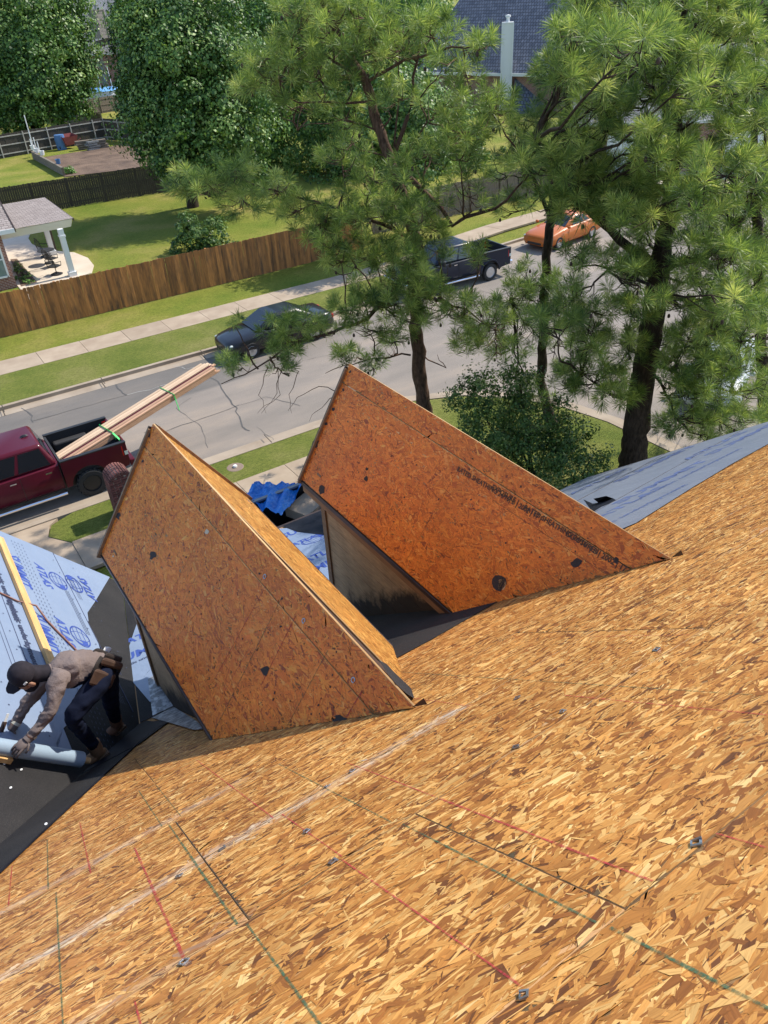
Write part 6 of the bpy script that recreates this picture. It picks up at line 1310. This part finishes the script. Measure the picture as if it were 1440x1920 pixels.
# ================================================================== THE WORKER
def atY(px, py, Y): d = ray(px, py); return Vector(CAM+d*(Y/d[1]))
J = {k: atY(*v) for k, v in dict(pelvis=(192, 1258, 5.36), spine=(160, 1249, 5.35), chest=(118, 1257, 5.33), neck=(84, 1262, 5.31), head=(48, 1266, 5.30), shN=(108, 1276, 5.14), elN=(97, 1333, 5.02), wrN=(52, 1386, 4.98),
     shF=(96, 1262, 5.52), elF=(50, 1318, 5.48), wrF=(24, 1364, 5.42), hpN=(192, 1272, 5.22), knN=(133, 1345, 5.08), anN=(179, 1402, 5.24), hpF=(200, 1266, 5.50), knF=(208, 1318, 5.56), anF=(217, 1351, 5.78), toeN=(170, 1420, 5.20), toeF=(196, 1364, 5.72)).items()}
SK = [('pelvis', None, .150), ('spine', 'pelvis', .150), ('chest', 'spine', .165), ('neck', 'chest', .070), ('head', 'neck', .088), ('shN', 'chest', .085), ('elN', 'shN', .056), ('wrN', 'elN', .038), ('shF', 'chest', .085), ('elF', 'shF', .056), ('wrF', 'elF', .038), ('hpN', 'pelvis', .112), ('knN', 'hpN', .078), ('anN', 'knN', .052), ('hpF', 'pelvis', .112), ('knF', 'hpF', .078), ('anF', 'knF', .052)]
wk = thing('person', 'worker in taupe shirt and dark cap bending over a membrane roll', 'person', tuple(J['anN']-Vector((0, 0, .15))))
idx = {}; vs = []; es = []; rr_ = []
for n_, par, r_ in SK:
    if par is not None:                          # a mid joint keeps the limb's taper
        a = J[par]; b = J[n_]; ra = [q[2] for q in SK if q[0] == par][0]
        vs.append(a.lerp(b, .5)); rr_.append((ra*.45+r_*.55) if n_ not in ('shN', 'shF', 'hpN', 'hpF', 'neck') else r_*1.02); es.append((idx[par], len(vs)-1)); vs.append(b); rr_.append(r_); es.append((len(vs)-2, len(vs)-1)); idx[n_] = len(vs)-1
    else: vs.append(J[n_]); rr_.append(r_); idx[n_] = 0
me = bpy.data.meshes.new('body'); me.from_pydata([tuple(v) for v in vs], es, []); bo = link('body', me, wk)
sk = bo.modifiers.new('skin', 'SKIN'); lay = me.skin_vertices[0].data
for i, r_ in enumerate(rr_): lay[i].radius = (r_, r_); lay[i].use_root = (i == 0)
sk.use_smooth_shade = True; ss = bo.modifiers.new('ss', 'SUBSURF'); ss.levels = 3; ss.render_levels = 3
dg = bpy.context.evaluated_depsgraph_get(); dg.update(); nm = bpy.data.meshes.new_from_object(bo.evaluated_get(dg)); bo.modifiers.clear(); bo.data = nm; nm.name = 'body'
nm.materials.clear()
for k in ('shirt', 'jeans', 'cap', 'skin'): nm.materials.append(M[k])
def segd(p, a, b):
    ab = b-a; t_ = max(0, min(1, (p-a).dot(ab)/ab.dot(ab))); return (p-(a+ab*t_)).length
segs = [(q[1], q[0], (1 if q[0] in ('hpN', 'knN', 'anN', 'hpF', 'knF', 'anF') else 2 if q[0] in ('head', 'neck') else 0)) for q in SK if q[1]]
for f in nm.polygons:
    c = f.center; b = min(segs, key=lambda s: segd(c, J[s[0]], J[s[1]])); m_ = b[2]
    if b[1] == 'spine' and (c-J['pelvis']).length < .16: m_ = 1
    if b[1] in ('wrN', 'wrF') and (c-J[b[1]]).length < .05: m_ = 3
    if b[1] == 'neck' and (c-J['chest']).length < .14: m_ = 0
    f.material_index = m_; f.use_smooth = True
from mathutils import noise as mnoise
isshirt = set(i for f in nm.polygons if f.material_index == 0 for i in f.vertices); isj = set(i for f in nm.polygons if f.material_index == 1 for i in f.vertices)
nrm_ = [v.normal.copy() for v in nm.vertices]
for v in nm.vertices:                            # folds in the cloth
    a_ = .016 if v.index in isshirt else .011 if v.index in isj else 0
    if a_: q_ = Vector((v.co.x*9, v.co.y*16, v.co.z*20)); v.co += nrm_[v.index]*(a_*mnoise.noise(q_)+a_*.5*mnoise.noise(q_*2.3))
# cap: dome and bill, with the head bowed forward
fd = (J['head']-J['neck']).normalized(); lk = (fd*.55+Vector((-.25, .1, -.75))).normalized(); up_ = (fd-lk*fd.dot(lk)).normalized(); sd_ = lk.cross(up_)
RC = Matrix((lk, sd_, up_)).transposed().to_4x4(); hc = J['head']+up_*.02
mb = MB(); mb.lathe([(.099, -.02), (.104, .02), (.098, .06), (.075, .096), (.037, .116), (0, .120)], 18, Matrix.Translation(hc) @ RC); cp = mb.build('cap', M['cap'], wk, smooth=60)
mb = MB(); pts_t = [(.09, -.085, -.012), (.15, -.07, -.006), (.185, -.03, 0), (.19, 0, .002), (.185, .03, 0), (.15, .07, -.006), (.09, .085, -.012)]; mb.prism([Matrix.Translation(hc) @ RC @ Vector(q) for q in pts_t], up_*.008); mb.build('cap_bill', M['cap'], cp)
mb = MB(); mb.blob(hc+RC.to_3x3() @ Vector((.055, 0, -.075)), (.07, .062, .085), 2, M=RC.to_3x3()); mb.blob(hc+RC.to_3x3() @ Vector((.125, 0, -.07)), (.022, .014, .022), 1, M=RC.to_3x3()); fc = mb.build('face', M['skin'], wk, smooth=60)
mb = MB()
for s in (-1, 1): mb.blob(hc+RC.to_3x3() @ Vector((.113, s*.028, -.045)), (.010, .014, .008), 1, M=RC.to_3x3())
mb.build('eye', M['belt'], fc); mb = MB(); mb.blob(hc+RC.to_3x3() @ Vector((.06, 0, -.125)), (.075, .07, .06), 2, M=RC.to_3x3()); mb.build('neck_gaiter', M['cap'], wk, smooth=60)
for s in (-1, 1): mb = MB(); mb.blob(hc+RC.to_3x3() @ Vector((-.005, s*.103, -.045)), (.025, .012, .036), 1, M=RC.to_3x3()); mb.build('ear', M['skin'], wk, smooth=60)
mb = MB(); q = hc+RC.to_3x3() @ Vector((.0, -.112, .02)); mb.box(q, (.03, .006, .016), RC.to_3x3()); mb.build('cap_tag', M['white_paint'], cp)
# hands with five fingers
def hand(name, wrist, towards, palm_n, m, curl, label=None):
    d = (Vector(towards)-Vector(wrist)).normalized(); n = (Vector(palm_n)-d*Vector(palm_n).dot(d)).normalized(); s = d.cross(n); R3 = Matrix((d, s, n)).transposed(); w = Vector(wrist)
    mb = MB(); mb.blob(w+d*.05, (.062, .045, .020), 2, M=R3); mb.tube([w-d*.04, w+d*.02], [.040, .036], 10)
    for k, (o_, L_) in enumerate(((-.034, .072), (-.011, .085), (.012, .080), (.033, .062))):
        p = w+d*.09+s*o_; c = curl*(1+.12*k); pts = [w+d*.05+s*o_*.8, p]; a = 0
        for f in (.45, .32, .23): a += c; q = pts[-1]+(d*math.cos(a)-n*math.sin(a)+s*o_*1.5).normalized()*L_*f; pts.append(q)
        mb.tube(pts, [.011, .0105, .010, .009, .0075], 7)
    p = w+d*.03-s*.042; mb.tube([w+d*.02-s*.02, p, p+(d*.6-s*.55-n*.35).normalized()*.035, p+(d*.85-s*.3-n*.65).normalized()*.062], [.014, .013, .011, .009], 7)
    o = mb.build(name, M[m], wk, smooth=70); mb = MB(); mb.tube([w-d*.055, w-d*.03], [.043, .042], 12); mb.build('glove_cuff', M['glove_pale'], o); return o
ra0 = atY(-60, 1391, 5.02); ra1 = atY(152, 1424, 5.06); rax = (ra1-ra0).normalized(); RRAD = .066
gl = hand('glove', J['wrN'], atY(24, 1412, 4.93), (0, -.45, .9), 'glove', .35); hand('glove', J['wrF'], atY(4, 1392, 5.38), (0, -.3, .95), 'glove', .5)
lettering('X', (J['wrN']+(atY(24, 1412, 4.93)-J['wrN']).normalized()*.05)+Vector((0, -.01, .022)), (-.4, -.5, -.3), (.6, -.3, .3), (0, -.45, .9), .05, 'red_tool', 'glove_print', gl) if False else None
# boots
def boot(name, ank, toe, m):
    d = (Vector(toe)-Vector(ank)); d.z *= .3; d.normalize(); up = Vector((0, 0, 1)); up = (up-d*up.dot(d)).normalized(); s = d.cross(up); R3 = Matrix((d, s, up)).transposed(); a = Vector(ank)
    mb = MB(); mb.tube([a+up*.07, a-up*.02, a-up*.07+d*.01], [.062, .060, .056], 12); mb.blob(a+d*.07-up*.085, (.145, .052, .045), 2, M=R3); mb.blob(a+d*.15-up*.088, (.07, .054, .042), 2, M=R3)
    o = mb.build(name, M[m], wk, smooth=70); mb = MB(); pr = [(-.075, -.035), (.02, -.045), (.12, -.055), (.20, -.048), (.228, 0), (.20, .048), (.12, .055), (.02, .045), (-.075, .035)]; mb.prism([a+d*x+s*y-up*.14 for x, y in pr], up*.028); mb.build('sole', M['sole'], o)
boot('boot', J['anN'], atY(150, 1428, 5.22), 'boot'); boot('boot', J['anF'], atY(184, 1372, 5.70), 'boot_b')
# tool belt with pouches
bd = (J['spine']-J['pelvis']).normalized(); bs = (J['hpN']-J['hpF']).normalized(); bu = bd.cross(bs); RB = Matrix((bs, bu, bd)).transposed(); bc_ = J['pelvis'].lerp(J['spine'], .25)
mb = MB(); mb.lathe([(.172, -.035), (.178, -.03), (.178, .03), (.172, .035)], 24, Matrix.Translation(bc_) @ RB.to_4x4() @ Matrix.Diagonal((1.12, .98, 1, 1))); tb_ = mb.build('tool_belt', M['belt'], wk, smooth=40)
for ofs, size, m in (((.20, -.06, -.10), (.10, .16, .22), 'pouch'), ((-.20, .02, -.10), (.10, .17, .22), 'belt'), ((.08, .17, -.10), (.14, .08, .18), 'belt'), ((-.06, .18, .05), (.16, .06, .15), 'belt'), ((.17, .12, -.12), (.08, .08, .22), 'pouch')):
    mb = MB(); mb.box(bc_+RB @ Vector(ofs), size, RB, taper=1.15); mb.build('tool_pouch', M[m], tb_, bevel=.02)
mb = MB(); q = J['pelvis']+Vector((.12, .16, .02)); mb.lathe([(.05, 0), (.06, .03), (.05, .07), (0, .08)], 14, Matrix.Translation(q) @ RB.to_4x4()); mb.build('tape_measure', M['white_shade'], tb_)
# the roll he holds, the knife, toe boards, hose
rl = thing('membrane_roll', 'slate grey roll of membrane held down by the worker', 'roll', tuple(ra1)); ang_m = rax.to_track_quat('Z', 'Y').to_matrix().to_4x4()
LR = (ra1-ra0).length; mb = MB(); mb.lathe([(RRAD*.5, 0), (RRAD, 0), (RRAD, LR), (RRAD*.5, LR), (RRAD*.5, LR-.03)], 24, Matrix.Translation(ra0) @ ang_m); mb.build('rolled_sheet', M['roll'], rl, smooth=40)
mb = MB(); mb.lathe([(RRAD*.5, 0), (RRAD*.42, 0), (RRAD*.42, .1)], 20, Matrix.Translation(ra1-rax*.02) @ ang_m); mb.build('core_tube', M['osb_edge'], rl)
kn = thing('utility_knife', 'pale bladed knife in the worker\'s far hand', 'knife', tuple(J['wrF'])); a = atY(2, 1372, 5.36); b = atY(15, 1338, 5.42)
mb = MB(); mb.beam(a, a.lerp(b, .55), .022, .03); mb.build('handle', M['pouch'], kn); mb = MB(); mb.beam(a.lerp(b, .5), b, .006, .026); mb.build('blade', M['white_paint'], kn)
def wing_beam(p0, p1, w, h, m, name, label, cat):
    a = np.array(p0); b = np.array(p1); mb = MB(); mb.beam(a+N_WING*(h/2+.022), b+N_WING*(h/2+.022), w, h, tuple(N_WING)); return tag(mb.build(name, M[m], bevel=.004), label, cat)
wing_beam(wp(-.02, 9.35), wp(-.03, 6.3), .095, .045, 'lumber_y', 'toe_board', 'long yellow toe board nailed along the blue sheet behind the worker', 'toe board')
wing_beam(on_wing(-40, 1420), on_wing(14, 1430), .10, .045, 'lumber_y', 'toe_board', 'short yellow board end showing under the roll at the left edge', 'toe board')
hp = [(-20, 1108), (0, 1117), (30, 1131), (60, 1146), (85, 1167), (105, 1188), (125, 1208), (143, 1226)]; mb = MB(); mb.tube([tuple(on_wing(*p)+N_WING*(.03+(.05 if 40 < p[0] < 75 else 0))) for p in hp], .011, 8); tag(mb.build('air_hose', M['hose'], smooth=60), 'thin red-brown air hose trailing over the toe board', 'hose')
# offcuts and chips on the black membrane
for k, (px, py) in enumerate(((219, 1189), (215, 1198), (214, 1206), (212, 1216), (228, 1232))):
    p = on_low(px, py); mb = MB(); mb.box(p+N_LOW*.02, (.05+.02*(k == 0), .03, .012), Matrix.Rotation(k, 3, 'Z')); tag(mb.build('wood_chip', M['ash']), ('largest pale wood chip, farthest up the black membrane', 'second wood chip below the largest one on the membrane', 'middle wood chip of the row on the black membrane', 'fourth wood chip, lowest of the row near the worker\'s belt', 'single wood chip nearest the dormer\'s left cheek')[k], 'wood chip', 'wood chips scattered on the membrane')
for k, (px, py) in enumerate(((6, 1435), (172, 1446), (88, 1549), (38, 1446), (18, 1480))):
    p = on_wing(px, py) if k != 2 else on_main(px, py); mb = MB(); mb.lathe([(0, .004), (.010, .003), (.010, 0)], 10, Matrix.Translation(p+(N_WING if k != 2 else N_MAIN)*.016)); tag(mb.build('nail_cap', M['white_paint']), ('white nail cap at the left edge just below the roll', 'white nail cap below the worker\'s near boot', 'white nail cap on the bare-deck side near the membrane edge', 'white nail cap between the roll and the lower left edge', 'lowest white nail cap on the wing side membrane')[k], 'nail cap', 'white nail caps on the membrane')
